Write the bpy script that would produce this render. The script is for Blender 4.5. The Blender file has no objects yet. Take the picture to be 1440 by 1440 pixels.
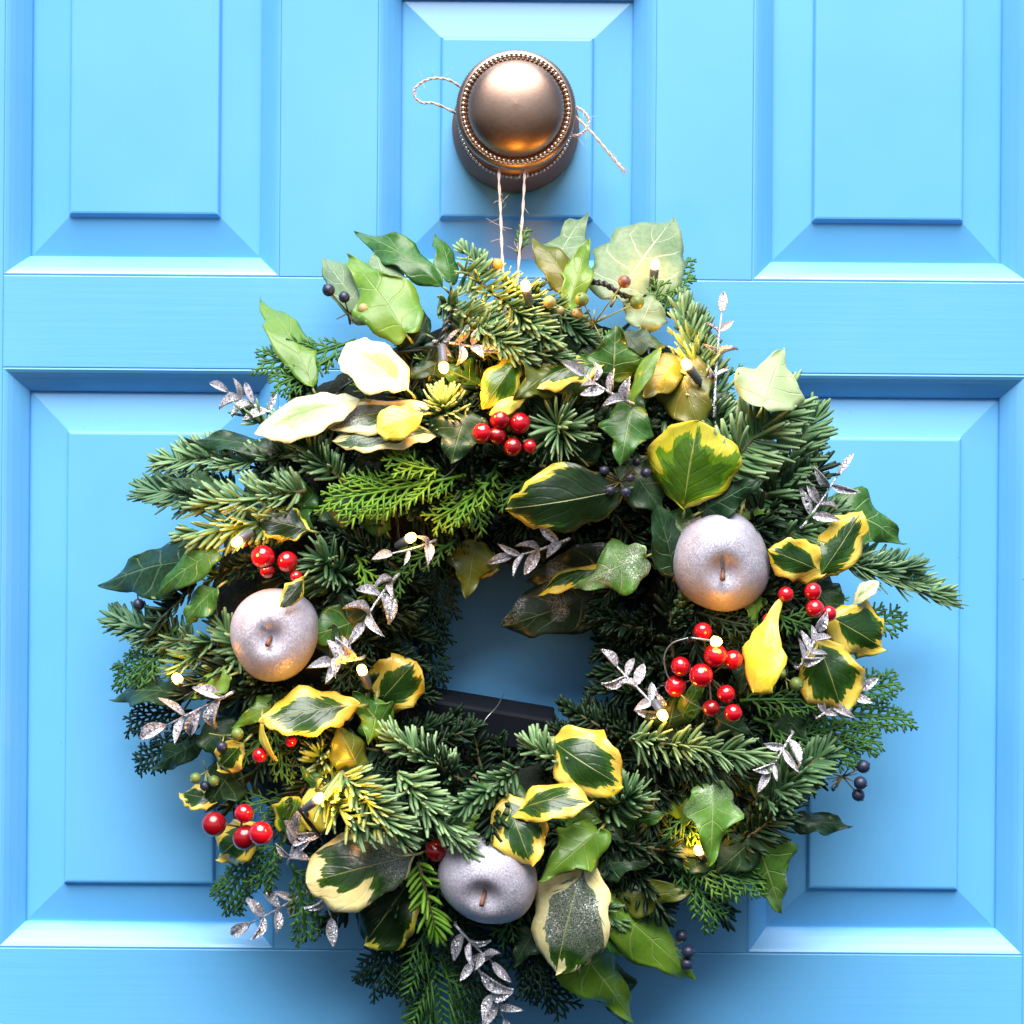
import bpy, math, random
from mathutils import Vector, Matrix, noise
R = math.radians
random.seed(7)
sc = bpy.context.scene
col = sc.collection

# ------------------------------------------------------------------ camera, sky, sun, exposure
PX = 0.0004          # metres per photo pixel in the plane of the door
CAM_D = 1.0          # camera to door
ROLL = R(-0.45)
cd = bpy.data.cameras.new('camera'); cam = bpy.data.objects.new('camera', cd); col.objects.link(cam)
cam.location = (0, -CAM_D, 0); cam.rotation_euler = (R(90), ROLL, 0)
cd.sensor_width = 36; cd.lens = 36 * CAM_D / (1440 * PX); cd.clip_start = 0.01; cd.clip_end = 1000
sc.camera = cam

SUN_EL, SUN_AZ = 60, -6          # sun in front of the door, a little to the left
world = bpy.data.worlds.new('World'); sc.world = world; world.use_nodes = True
wn = world.node_tree; wn.nodes.clear()
sky = wn.nodes.new('ShaderNodeTexSky'); sky.sky_type = 'NISHITA'; sky.sun_disc = False
sky.sun_elevation = R(SUN_EL); sky.sun_rotation = R(180 + SUN_AZ); sky.air_density = 1.0; sky.dust_density = 1.5; sky.ozone_density = 1.0
bg = wn.nodes.new('ShaderNodeBackground'); bg.inputs['Strength'].default_value = 0.05
wo = wn.nodes.new('ShaderNodeOutputWorld')
wn.links.new(sky.outputs[0], bg.inputs[0]); wn.links.new(bg.outputs[0], wo.inputs[0])
sl = bpy.data.lights.new('sun', 'SUN'); sun = bpy.data.objects.new('sun', sl); col.objects.link(sun)
sl.energy = 4.8; sl.angle = R(56); sl.color = (1.0, 0.98, 0.95)
sdir = Vector((math.sin(R(SUN_AZ)) * math.cos(R(SUN_EL)), -math.cos(R(SUN_AZ)) * math.cos(R(SUN_EL)), math.sin(R(SUN_EL))))
sun.rotation_euler = sdir.to_track_quat('Z', 'Y').to_euler()
sun.location = sdir * 3
vs = sc.view_settings; vs.view_transform = 'Standard'; vs.look = 'None'; vs.gamma = 1.0; vs.use_curve_mapping = False
vs.exposure = 0.98

# ------------------------------------------------------------------ coordinates
_r = Vector((math.cos(ROLL), 0, -math.sin(ROLL))); _u = Vector((math.sin(ROLL), 0, math.cos(ROLL)))
def P(px, py, dmm):
    """a point seen at photo pixel px,py and standing dmm millimetres in front of the door"""
    k = (CAM_D - dmm / 1000.0) / CAM_D
    return _r * ((px - 720) * PX * k) + _u * ((720 - py) * PX * k) + Vector((0, -dmm / 1000.0, 0))
def M(px, dmm=60): return px * PX * (CAM_D - dmm / 1000.0) / CAM_D
CX, CY = 735, 885                  # centre of the wreath
def surf(px, py):
    r = math.hypot(px - CX, py - CY)
    q = (r - 315) / 265.0
    return 12 + 74 * math.sqrt(max(0.0, 1 - q * q))
def V(*a): return Vector(a)

# ------------------------------------------------------------------ mesh collector and object helpers
WLOC = {}
class MB:
    def __init__(s): s.v = []; s.f = []; s.m = []; s.uv = None; s.at = {}
    def add(s, vs_, fs, mi=0):
        o = len(s.v); s.v.extend(vs_)
        for f in fs: s.f.append(tuple(i + o for i in f)); s.m.append(mi)
        return o
    def tube(s, pts, rad, n=6, mi=0, cap=True, flat=1.0, up=None):
        k = len(pts)
        if not isinstance(rad, (list, tuple)): rad = [rad] * k
        t0 = (pts[1] - pts[0]).normalized()
        ref = up if up is not None else (V(0, 0, 1) if abs(t0.z) < .9 else V(1, 0, 0))
        vs_ = []
        for i in range(k):
            t = (pts[min(i + 1, k - 1)] - pts[max(i - 1, 0)])
            t = t.normalized() if t.length > 1e-9 else t0
            a = ref - t * ref.dot(t)
            a = a.normalized() if a.length > 1e-6 else t.orthogonal().normalized()
            ref = a; b = t.cross(a)
            for j in range(n):
                th = 2 * math.pi * j / n
                vs_.append(pts[i] + a * (math.cos(th) * rad[i] * flat) + b * (math.sin(th) * rad[i]))
        fs = []
        for i in range(k - 1):
            for j in range(n):
                fs.append((i * n + j, i * n + (j + 1) % n, (i + 1) * n + (j + 1) % n, (i + 1) * n + j))
        if cap: fs.append(tuple(range(n - 1, -1, -1))); fs.append(tuple(range((k - 1) * n, k * n)))
        return s.add(vs_, fs, mi)
    def sphere(s, c, r, n=14, k=9, mi=0, sq=None, axis=None):
        ax = (axis or V(0, 0, 1)).normalized(); a = ax.orthogonal().normalized(); b = ax.cross(a)
        vs_ = [c + ax * r]
        for i in range(1, k):
            ph = math.pi * i / k
            for j in range(n):
                th = 2 * math.pi * j / n
                vs_.append(c + ax * (r * math.cos(ph) * (sq or 1)) + (a * math.cos(th) + b * math.sin(th)) * (r * math.sin(ph)))
        vs_.append(c - ax * r * (sq or 1)); vs_[0] = c + ax * r * (sq or 1)
        fs = [(0, 1 + j, 1 + (j + 1) % n) for j in range(n)]
        for i in range(k - 2):
            for j in range(n):
                p = 1 + i * n
                fs.append((p + j, p + n + j, p + n + (j + 1) % n, p + (j + 1) % n))
        L = len(vs_) - 1; p = 1 + (k - 2) * n
        fs += [(L, p + (j + 1) % n, p + j) for j in range(n)]
        return s.add(vs_, fs, mi)
    def box(s, lo, hi, mi=0):
        x0, y0, z0 = lo; x1, y1, z1 = hi
        s.add([V(x0, y0, z0), V(x1, y0, z0), V(x1, y1, z0), V(x0, y1, z0), V(x0, y0, z1), V(x1, y0, z1), V(x1, y1, z1), V(x0, y1, z1)],
              [(0, 3, 2, 1), (4, 5, 6, 7), (0, 1, 5, 4), (1, 2, 6, 5), (2, 3, 7, 6), (3, 0, 4, 7)], mi)
    def lathe(s, c, ax, prof, n=64, mi=0, mod=None):
        a = V(1, 0, 0); b = ax.cross(a).normalized(); vs_ = []
        for i, (r, h) in enumerate(prof):
            for j in range(n):
                th = 2 * math.pi * j / n; rr = r * (mod(i, j) if mod else 1)
                vs_.append(c + ax * h + (a * math.cos(th) + b * math.sin(th)) * rr)
        fs = []
        for i in range(len(prof) - 1):
            for j in range(n):
                fs.append((i * n + j, i * n + (j + 1) % n, (i + 1) * n + (j + 1) % n, (i + 1) * n + j))
        return s.add(vs_, fs, mi)
    def build(s, name, mats, parent=None, smooth=True, origin=None, bevel=0):
        if not isinstance(mats, (list, tuple)): mats = [mats]
        if origin is None:
            n = len(s.v); origin = sum(s.v, Vector()) / max(n, 1)
        me = bpy.data.meshes.new(name)
        me.from_pydata([tuple(v - origin) for v in s.v], [], s.f)
        for m in mats: me.materials.append(m)
        if len(mats) > 1: me.polygons.foreach_set('material_index', s.m)
        if smooth: me.polygons.foreach_set('use_smooth', [True] * len(me.polygons))
        if s.uv:
            ul = me.uv_layers.new(name='UVMap')
            idx = [0] * len(me.loops); me.loops.foreach_get('vertex_index', idx)
            fl = []
            for i in idx: fl.extend(s.uv[i])
            ul.data.foreach_set('uv', fl)
        for k, vals in s.at.items():
            a = me.attributes.new(k, 'FLOAT', 'POINT'); a.data.foreach_set('value', vals)
        me.update()
        o = bpy.data.objects.new(name, me); col.objects.link(o)
        place(o, parent, origin)
        if bevel:
            b = o.modifiers.new('bevel', 'BEVEL'); b.width = bevel; b.segments = 2; b.limit_method = 'ANGLE'
        return o
def place(o, parent, loc):
    o.location = loc; WLOC[o.name] = Vector(loc)
    if parent is not None:
        o.parent = parent; o.matrix_parent_inverse = Matrix.Translation(-WLOC[parent.name])
def tag(o, label=None, cat=None, group=None, kind=None):
    for k, v in (('label', label), ('category', cat), ('group', group), ('kind', kind)):
        if v: o[k] = v
    return o
def empty(name, loc, label, cat, group=None):
    o = bpy.data.objects.new(name, None); o.empty_display_size = 0.02; col.objects.link(o); place(o, None, loc)
    return tag(o, label, cat, group)
def bez(a, b, c, n):
    return [a.lerp(b, t).lerp(b.lerp(c, t), t) for t in (i / (n - 1) for i in range(n))]
def crom(pts, per=6):
    out = []; q = [pts[0] * 2 - pts[1]] + list(pts) + [pts[-1] * 2 - pts[-2]]
    for i in range(1, len(q) - 2):
        for k in range(per):
            t = k / per; p0, p1, p2, p3 = q[i - 1:i + 3]
            out.append(0.5 * ((2 * p1) + (p2 - p0) * t + (2 * p0 - 5 * p1 + 4 * p2 - p3) * t * t + (3 * p1 - p0 - 3 * p2 + p3) * t ** 3))
    out.append(pts[-1].copy()); return out

# ------------------------------------------------------------------ materials
class NT:
    def __init__(s, name):
        s.m = bpy.data.materials.new(name); s.m.use_nodes = True; s.t = s.m.node_tree; s.t.nodes.clear()
        s.out = s.n('ShaderNodeOutputMaterial')
    def n(s, typ, **kw):
        nd = s.t.nodes.new(typ)
        for k, v in kw.items():
            if hasattr(nd, k): setattr(nd, k, v)
        return nd
    def l(s, a, b): s.t.links.new(a, b)
    def put(s, sock, v):
        if hasattr(v, 'is_linked') or isinstance(v, bpy.types.NodeSocket): s.l(v, sock)
        else:
            if sock.type == 'RGBA' and len(v) == 3: v = (*v, 1)
            sock.default_value = v
    def math(s, op, a, b=0.0, clamp=False):
        nd = s.n('ShaderNodeMath', operation=op, use_clamp=clamp); s.put(nd.inputs[0], a); s.put(nd.inputs[1], b); return nd.outputs[0]
    def vmath(s, op, a, b=(0, 0, 0)):
        nd = s.n('ShaderNodeVectorMath', operation=op); s.put(nd.inputs[0], a); s.put(nd.inputs[1], b); return nd.outputs[0]
    def scale(s, a, f):
        nd = s.n('ShaderNodeVectorMath', operation='SCALE'); s.put(nd.inputs[0], a); s.put(nd.inputs['Scale'], f); return nd.outputs[0]
    def mix(s, f, a, b):
        nd = s.n('ShaderNodeMix', data_type='RGBA'); s.put(nd.inputs[0], f); s.put(nd.inputs[6], a); s.put(nd.inputs[7], b); return nd.outputs[2]
    def fmix(s, f, a, b):
        nd = s.n('ShaderNodeMix', data_type='FLOAT'); s.put(nd.inputs[0], f); s.put(nd.inputs[2], a); s.put(nd.inputs[3], b); return nd.outputs[0]
    def ramp(s, v, lo, hi):
        nd = s.n('ShaderNodeMapRange', clamp=True); s.put(nd.inputs[0], v); s.put(nd.inputs[1], lo); s.put(nd.inputs[2], hi); return nd.outputs[0]
    def noise(s, vec, sc_, det=2.0, rough=.5):
        nd = s.n('ShaderNodeTexNoise'); s.put(nd.inputs['Vector'], vec); s.put(nd.inputs['Scale'], sc_); nd.inputs['Detail'].default_value = det; nd.inputs['Roughness'].default_value = rough; return nd.outputs[0]
    def vor(s, vec, sc_):
        nd = s.n('ShaderNodeTexVoronoi'); s.put(nd.inputs['Vector'], vec); s.put(nd.inputs['Scale'], sc_); return nd
    def obj(s): return s.n('ShaderNodeTexCoord').outputs['Object']
    def pos(s): return s.n('ShaderNodeNewGeometry').outputs['Position']
    def uv(s): return s.n('ShaderNodeTexCoord').outputs['UV']
    def rnd(s): return s.n('ShaderNodeObjectInfo').outputs['Random']
    def attr(s, nm): return s.n('ShaderNodeAttribute', attribute_name=nm).outputs['Fac']
    def sep(s, v):
        nd = s.n('ShaderNodeSeparateXYZ'); s.put(nd.inputs[0], v); return nd.outputs
    def comb(s, x, y, z=0.0):
        nd = s.n('ShaderNodeCombineXYZ'); s.put(nd.inputs[0], x); s.put(nd.inputs[1], y); s.put(nd.inputs[2], z); return nd.outputs[0]
    def bump(s, h, strength, dist):
        nd = s.n('ShaderNodeBump'); s.put(nd.inputs['Height'], h); nd.inputs['Strength'].default_value = strength; nd.inputs['Distance'].default_value = dist; return nd.outputs[0]
    def pbr(s, **kw):
        nd = s.n('ShaderNodeBsdfPrincipled')
        nm = dict(color='Base Color', rough='Roughness', metal='Metallic', normal='Normal', coat='Coat Weight', coatr='Coat Roughness', spec='Specular IOR Level', emc='Emission Color', ems='Emission Strength', sheen='Sheen Weight', trans='Transmission Weight', ior='IOR', sss='Subsurface Weight')
        for k, v in kw.items(): s.put(nd.inputs[nm[k]], v)
        return nd.outputs[0]
    def done(s, sh): s.l(sh, s.out.inputs[0]); return s.m
def glitter_normal(t, vec, scale, amt):
    v = t.vor(vec, scale)
    off = t.scale(t.vmath('SUBTRACT', v.outputs['Color'], (.5, .5, .5)), amt)
    g = t.n('ShaderNodeNewGeometry').outputs['Normal']
    return t.vmath('NORMALIZE', t.vmath('ADD', g, off)), v.outputs['Color']

def simple(name, color, rough=.5, metal=0.0, **kw):
    t = NT(name); return t.done(t.pbr(color=color, rough=rough, metal=metal, **kw))

def paint(name, vertical):
    t = NT(name); p = t.pos()
    sx, sz = (300, 9) if vertical else (9, 300)
    x, y, z = t.sep(p)
    br = t.noise(t.comb(t.math('MULTIPLY', x, sx), 0.0, t.math('MULTIPLY', z, sz)), 1.0, 3)
    big = t.noise(p, 9.0, 3)
    fine = t.noise(p, 900.0, 2)
    c = t.mix(t.ramp(big, .35, .7), (0.115, 0.41, 0.76), (0.132, 0.44, 0.80))
    # small chips and specks of dirt
    sp = t.vor(p, 60.0).outputs['Distance']
    spm = t.math('MULTIPLY', t.math('LESS_THAN', sp, 0.035), t.ramp(t.noise(p, 23.0), .56, .6))
    c = t.mix(t.math('MULTIPLY', spm, .7), c, (0.03, 0.10, 0.22))
    h = t.math('ADD', t.math('MULTIPLY', br, 1.0), t.math('MULTIPLY', fine, .25))
    return t.done(t.pbr(color=c, rough=t.fmix(big, .32, .44), spec=.5, coat=.3, coatr=.3, normal=t.bump(h, .16, .0006)))

MAT = {}
MAT['paint_v'] = paint('blue_paint_vertical', True)
MAT['paint_h'] = paint('blue_paint_horizontal', False)

def brass():
    t = NT('antique_brass'); p = t.pos()
    n1 = t.noise(p, 60.0, 4); n2 = t.noise(p, 700.0, 3)
    c = t.mix(n1, (0.30, 0.19, 0.14), (0.42, 0.29, 0.23))
    return t.done(t.pbr(color=c, metal=1.0, rough=t.math('ADD', t.math('MULTIPLY', n2, .12), .33), normal=t.bump(n2, .08, .0004)))
MAT['brass'] = brass()
MAT['rose'] = simple('dark_bronze_backplate', (0.19, 0.095, 0.055), .42, .35, spec=.3)
MAT['brass_bead'] = simple('worn_brass_beads', (0.62, 0.50, 0.42), .3, 1.0)

def twine_mat():
    t = NT('jute_twine'); n = t.noise(t.pos(), 900.0, 3)
    return t.done(t.pbr(color=t.mix(n, (0.50, 0.37, 0.31), (0.72, 0.59, 0.53)), rough=.9, sheen=.4))
MAT['twine'] = twine_mat()

def leafmat(name, base, base2, vein=(0.35, 0.5, 0.22), veinamt=.6, rough=.34, trans=.18, frost=0.0, coat=.12, spec=.42):
    t = NT(name); uv = t.sep(t.uv()); u, v = uv[0], uv[1]
    rn = t.rnd(); o = t.obj()
    au = t.math('ABSOLUTE', t.math('SUBTRACT', u, .5))                  # 0 at the midrib, .5 at the margin
    oo = t.vmath('ADD', o, t.comb(t.math('MULTIPLY', rn, 7.0), rn, 0.0))
    n1 = t.noise(oo, 70.0, 3); n2 = t.noise(oo, 420.0, 2)
    c = t.mix(t.ramp(n1, .3, .72), base, base2)
    c = t.mix(t.math('MULTIPLY', rn, .22), c, (0.05, 0.10, 0.03))
    # midrib and slanting side veins
    mid = t.ramp(au, .020, .006)
    sl = t.math('SUBTRACT', v, t.math('MULTIPLY', au, .62))
    w = t.math('ABSOLUTE', t.math('SUBTRACT', t.math('FRACT', t.math('ADD', t.math('MULTIPLY', sl, 5.2), t.math('MULTIPLY', n1, .35))), .5))
    side = t.math('MULTIPLY', t.ramp(w, .055, .015), t.ramp(au, .48, .30))
    net = t.vor(oo, 420.0); net_e = t.ramp(net.outputs['Distance'], .35, .7)
    ve = t.math('MAXIMUM', mid, t.math('MULTIPLY', side, .75))
    c = t.mix(t.math('MULTIPLY', ve, veinamt), c, vein)
    c = t.mix(t.math('MULTIPLY', net_e, .13 * veinamt), c, vein)
    rg = t.math('ADD', t.math('MULTIPLY', n2, .2), rough - .1)
    nrm = t.bump(t.math('ADD', t.math('MULTIPLY', ve, -.6), t.math('MULTIPLY', n1, .8)), .6, .0014)
    met = 0.0
    if frost:
        fm = t.math('MULTIPLY', t.ramp(t.noise(oo, 38.0, 2), .62 - frost * .35, .80 - frost * .25), t.ramp(t.noise(oo, 1500.0, 2), .44, .58))
        c = t.mix(fm, c, (0.62, 0.62, 0.60)); rg = t.fmix(fm, rg, .38); met = t.math('MULTIPLY', fm, .55)
        gn, _ = glitter_normal(t, o, 1500.0, .9)
        mx = t.n('ShaderNodeMix', data_type='VECTOR'); t.put(mx.inputs[0], fm); t.l(nrm, mx.inputs[4]); t.l(gn, mx.inputs[5]); nrm = mx.outputs[1]
    sh = t.pbr(color=c, rough=rg, metal=met, normal=nrm, coat=coat, coatr=.2, spec=spec)
    tr = t.n('ShaderNodeBsdfTranslucent'); t.put(tr.inputs[0], t.mix(.5, c, (0.35, 0.45, 0.04)))
    mx = t.n('ShaderNodeMixShader'); mx.inputs[0].default_value = trans; t.l(sh, mx.inputs[1]); t.l(tr.outputs[0], mx.inputs[2])
    return t.done(mx.outputs[0])

def hollymat(name, width=.5, margin=(0.66, 0.44, 0.025), margin2=(0.74, 0.58, 0.13), green=(0.006, 0.026, 0.006), green2=(0.025, 0.075, 0.010), frost=0.0, rough=.26):
    """variegated holly: a ragged dark centre and a yellow margin, 'edge' is 0 on the outline and 1 on the midrib"""
    t = NT(name); uv = t.sep(t.uv()); u, v = uv[0], uv[1]; rn = t.rnd(); o = t.obj()
    oo = t.vmath('ADD', o, t.comb(t.math('MULTIPLY', rn, 9.0), t.math('MULTIPLY', rn, 3.0), 0.0))
    au = t.math('ABSOLUTE', t.math('SUBTRACT', u, .5))
    side = t.math('GREATER_THAN', u, .5)
    e = t.attr('edge')
    sl = t.math('SUBTRACT', v, t.math('MULTIPLY', au, .8))
    jag = t.noise(t.comb(t.math('ADD', t.math('MULTIPLY', sl, 9.0), t.math('MULTIPLY', rn, 31.0)), t.math('MULTIPLY', side, 5.3), t.math('MULTIPLY', au, 2.2)), 1.0, 3, .65)
    big = t.noise(t.comb(t.math('MULTIPLY', sl, 2.2), t.math('ADD', t.math('MULTIPLY', side, 3.1), t.math('MULTIPLY', rn, 17.0)), 0.0), 1.0, 1)
    thr = t.math('ADD', t.math('ADD', t.math('MULTIPLY', t.math('SUBTRACT', jag, .5), .75), t.math('MULTIPLY', t.math('SUBTRACT', big, .5), 1.5)), width)
    gm = t.ramp(t.math('SUBTRACT', e, thr), -.018, .018)
    n1 = t.noise(oo, 90.0, 3); n2 = t.noise(oo, 500.0, 2)
    half = t.ramp(t.math('SUBTRACT', e, t.math('ADD', thr, .16)), -.02, .02)       # paler green band between margin and heart
    g = t.mix(half, t.mix(n1, green2, (green2[0] * 1.5, green2[1] * 1.35, green2[2])), t.mix(n1, green, green2))
    y = t.mix(t.ramp(n1, .3, .75), margin, margin2)
    y = t.mix(t.math('MULTIPLY', t.ramp(t.noise(oo, 160.0, 4, .7), .55, .75), .14), y, (green2[0] * 3 + .12, green2[1] * 2 + .14, .02))
    c = t.mix(gm, y, g)
    mid = t.ramp(au, .016, .005)
    c = t.mix(t.math('MULTIPLY', mid, .6), c, (0.36, 0.40, 0.10))
    rg = t.math('ADD', t.math('MULTIPLY', n2, .14), rough - .07); met = 0.0
    sv = t.math('ABSOLUTE', t.math('SUBTRACT', t.math('FRACT', t.math('MULTIPLY', sl, 6.5)), .5))
    nrm = t.bump(t.math('ADD', t.math('ADD', t.math('MULTIPLY', mid, -.8), t.math('MULTIPLY', t.ramp(sv, .14, .0), -.14)), t.math('ADD', t.math('MULTIPLY', n1, .9), t.math('MULTIPLY', n2, .12))), .5, .0013)
    if frost:
        fm = t.math('MULTIPLY', t.math('MULTIPLY', t.fmix(gm, .18, 1.0), t.ramp(t.noise(oo, 26.0, 2), .60 - frost * .35, .78 - frost * .28)), t.ramp(t.noise(oo, 1500.0, 2), .36, .64))
        c = t.mix(fm, c, (0.40, 0.40, 0.38)); rg = t.fmix(fm, rg, .4); met = t.math('MULTIPLY', fm, .5)
        gn, _ = glitter_normal(t, o, 1500.0, .9)
        mx = t.n('ShaderNodeMix', data_type='VECTOR'); t.put(mx.inputs[0], fm); t.l(nrm, mx.inputs[4]); t.l(gn, mx.inputs[5]); nrm = mx.outputs[1]
    sh = t.pbr(color=c, rough=rg, metal=met, normal=nrm, coat=.08, coatr=.2)
    tr = t.n('ShaderNodeBsdfTranslucent'); t.put(tr.inputs[0], t.mix(.4, c, (0.5, 0.45, 0.03)))
    mx = t.n('ShaderNodeMixShader'); mx.inputs[0].default_value = .12; t.l(sh, mx.inputs[1]); t.l(tr.outputs[0], mx.inputs[2])
    return t.done(mx.outputs[0])

MAT['ivy'] = leafmat('ivy_green', (0.016, 0.095, 0.010), (0.042, 0.165, 0.018), veinamt=.55)
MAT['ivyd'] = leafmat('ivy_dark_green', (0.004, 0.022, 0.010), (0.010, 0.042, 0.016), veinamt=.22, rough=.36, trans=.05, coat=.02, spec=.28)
MAT['ivyl'] = leafmat('ivy_light_green', (0.085, 0.22, 0.012), (0.17, 0.31, 0.030), vein=(0.36, 0.46, 0.14))
MAT['ivyp'] = leafmat('ivy_pale_underside', (0.13, 0.22, 0.10), (0.22, 0.31, 0.17), vein=(0.50, 0.58, 0.40), veinamt=.8, rough=.5, coat=.05)
MAT['ivyo'] = leafmat('ivy_olive', (0.07, 0.10, 0.008), (0.16, 0.16, 0.012), veinamt=.3, trans=.25)  # olive leaves; beside the lamps their backlight is painted into this colour
MAT['ivyf'] = leafmat('ivy_frosted', (0.055, 0.18, 0.014), (0.11, 0.26, 0.03), frost=.45, vein=(0.4, 0.5, 0.2))
MAT['ivyw'] = leafmat('ivy_cream', (0.36, 0.48, 0.22), (0.46, 0.57, 0.31), vein=(0.60, 0.66, 0.42), rough=.5)
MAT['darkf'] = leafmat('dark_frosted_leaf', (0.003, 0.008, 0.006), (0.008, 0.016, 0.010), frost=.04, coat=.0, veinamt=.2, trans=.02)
MAT['hol'] = hollymat('holly_variegated', .34)
MAT['holp'] = hollymat('holly_pale_overlit', .58, (0.70, 0.69, 0.34), (0.80, 0.80, 0.55), (0.16, 0.24, 0.09), (0.36, 0.44, 0.2))  # pale leaves with blown-out daylight put into their colour
MAT['holf'] = hollymat('holly_frosted', .26, (0.76, 0.65, 0.24), (0.80, 0.74, 0.42), frost=.42)
MAT['hold'] = hollymat('holly_dark', .04, (0.50, 0.44, 0.03), (0.6, 0.52, 0.08), (0.003, 0.010, 0.004), (0.012, 0.04, 0.008), frost=.05, rough=.34)
MAT['holg'] = hollymat('holly_green_heart', .26, (0.50, 0.45, 0.02), (0.60, 0.52, 0.06), (0.008, 0.04, 0.006), (0.08, 0.18, 0.008))
MAT['holy'] = hollymat('holly_all_yellow', 1.7, (0.66, 0.53, 0.03), (0.74, 0.66, 0.14))
MAT['under'] = leafmat('leaf_underside', (0.10, 0.16, 0.06), (0.15, 0.22, 0.09), veinamt=.4, rough=.55, coat=0.0)
MAT['undery'] = leafmat('holly_underside', (0.42, 0.40, 0.14), (0.48, 0.46, 0.2), veinamt=.2, rough=.5, coat=0.0)

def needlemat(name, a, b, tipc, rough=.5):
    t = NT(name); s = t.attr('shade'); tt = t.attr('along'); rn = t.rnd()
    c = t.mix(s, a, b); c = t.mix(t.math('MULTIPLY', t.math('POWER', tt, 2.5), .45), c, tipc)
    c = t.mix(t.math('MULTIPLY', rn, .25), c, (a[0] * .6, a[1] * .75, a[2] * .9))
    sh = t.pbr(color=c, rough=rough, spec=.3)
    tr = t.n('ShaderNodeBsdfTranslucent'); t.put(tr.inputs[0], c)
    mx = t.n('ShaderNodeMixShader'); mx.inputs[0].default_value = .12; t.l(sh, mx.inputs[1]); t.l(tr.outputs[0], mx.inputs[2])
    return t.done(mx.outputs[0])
MAT['fir'] = needlemat('fir_needles', (0.026, 0.095, 0.034), (0.095, 0.215, 0.085), (0.29, 0.43, 0.22))
MAT['firl'] = needlemat('fir_needles_light', (0.07, 0.18, 0.06), (0.22, 0.38, 0.16), (0.50, 0.64, 0.37))
MAT['fird'] = needlemat('fir_needles_shaded', (0.003, 0.014, 0.006), (0.012, 0.038, 0.014), (0.030, 0.070, 0.026))  # deep shade inside the wreath put into the needle colour
MAT['firb'] = needlemat('fir_needles_bluish', (0.030, 0.11, 0.05), (0.11, 0.23, 0.11), (0.24, 0.36, 0.20))
MAT['cyp'] = needlemat('cypress_scales', (0.025, 0.11, 0.022), (0.08, 0.21, 0.04), (0.17, 0.32, 0.07))
MAT['cypl'] = needlemat('cypress_scales_bright', (0.08, 0.23, 0.012), (0.18, 0.36, 0.03), (0.32, 0.50, 0.08))
MAT['cypd'] = needlemat('cypress_scales_shaded', (0.003, 0.016, 0.009), (0.009, 0.036, 0.017), (0.02, 0.07, 0.028))  # cypress copy with the inner shade put into its colour
MAT['twig'] = simple('twig_bark', (0.10, 0.085, 0.035), .8)
MAT['stemg'] = simple('green_stem', (0.28, 0.32, 0.10), .5)

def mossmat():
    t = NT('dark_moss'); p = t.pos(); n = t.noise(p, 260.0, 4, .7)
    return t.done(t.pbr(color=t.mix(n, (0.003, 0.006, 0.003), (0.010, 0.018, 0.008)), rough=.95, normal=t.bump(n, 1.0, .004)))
MAT['moss'] = mossmat()  # near-black: the shade in the gaps between sprigs is in the colour

def silvermat(name, ca, cb, rough=.32, scale=1100.0, amt=1.1):
    t = NT(name); o = t.obj(); n, cc = glitter_normal(t, o, scale, amt)
    b = t.sep(cc)[0]
    c = t.mix(b, ca, cb)
    return t.done(t.pbr(color=c, metal=.6, rough=rough, normal=n))
MAT['silver'] = silvermat('silver_glitter', (0.40, 0.38, 0.42), (0.92, 0.90, 0.95), .40, 2000.0, 1.1)
def applemat():
    t = NT('silver_lilac_apple_skin'); o = t.obj()
    n, cc = glitter_normal(t, o, 2200.0, .34); b = t.sep(cc)[1]
    big = t.noise(o, 55.0, 4, .6)
    c = t.mix(b, (0.34, 0.325, 0.40), (0.53, 0.51, 0.60))
    c = t.mix(t.math('MULTIPLY', t.ramp(big, .50, .70), .6), c, (0.27, 0.23, 0.25))
    return t.done(t.pbr(color=c, metal=.2, rough=t.fmix(b, .36, .50), normal=n))
MAT['apple'] = applemat()
MAT['stalk'] = simple('apple_stalk', (0.16, 0.06, 0.03), .6)
def redmat():
    t = NT('red_berry_lacquer'); n = t.noise(t.obj(), 120.0, 2)
    return t.done(t.pbr(color=t.mix(n, (0.36, 0.003, 0.010), (0.52, 0.005, 0.016)), rough=.16, coat=.8, coatr=.05))
MAT['red'] = redmat()
MAT['redd'] = simple('dark_red_berry_lacquer', (0.24, 0.003, 0.008), .24, coat=.6, coatr=.08)
MAT['tip'] = simple('berry_tip', (0.03, 0.012, 0.01), .7)
def ivyberry(name, a, b):
    t = NT(name); n = t.noise(t.obj(), 300.0, 3)
    return t.done(t.pbr(color=t.mix(n, a, b), rough=.4))
MAT['bblue'] = ivyberry('ivy_berry_blue_black', (0.008, 0.012, 0.03), (0.03, 0.04, 0.085))
MAT['bgreen'] = ivyberry('ivy_berry_green', (0.10, 0.17, 0.03), (0.2, 0.26, 0.07))
MAT['btan'] = ivyberry('ivy_berry_tan', (0.28, 0.22, 0.08), (0.38, 0.32, 0.12))
MAT['bred'] = ivyberry('ivy_berry_reddish', (0.20, 0.04, 0.03), (0.30, 0.16, 0.10))
MAT['wire'] = simple('dark_green_wire', (0.010, 0.016, 0.016), .35)
MAT['wires'] = simple('bare_silver_wire', (0.35, 0.40, 0.42), .35, .8)
MAT['holder'] = simple('lamp_holder_grey', (0.10, 0.11, 0.13), .4)
MAT['navy'] = simple('battery_box_plastic', (0.006, 0.008, 0.014), .6, spec=.25)
def bulbmat():
    t = NT('warm_lamp'); e = t.n('ShaderNodeEmission'); e.inputs[0].default_value = (1.0, .52, .06, 1); e.inputs[1].default_value = 11.0
    return t.done(e.outputs[0])
MAT['bulb'] = bulbmat()

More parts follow.
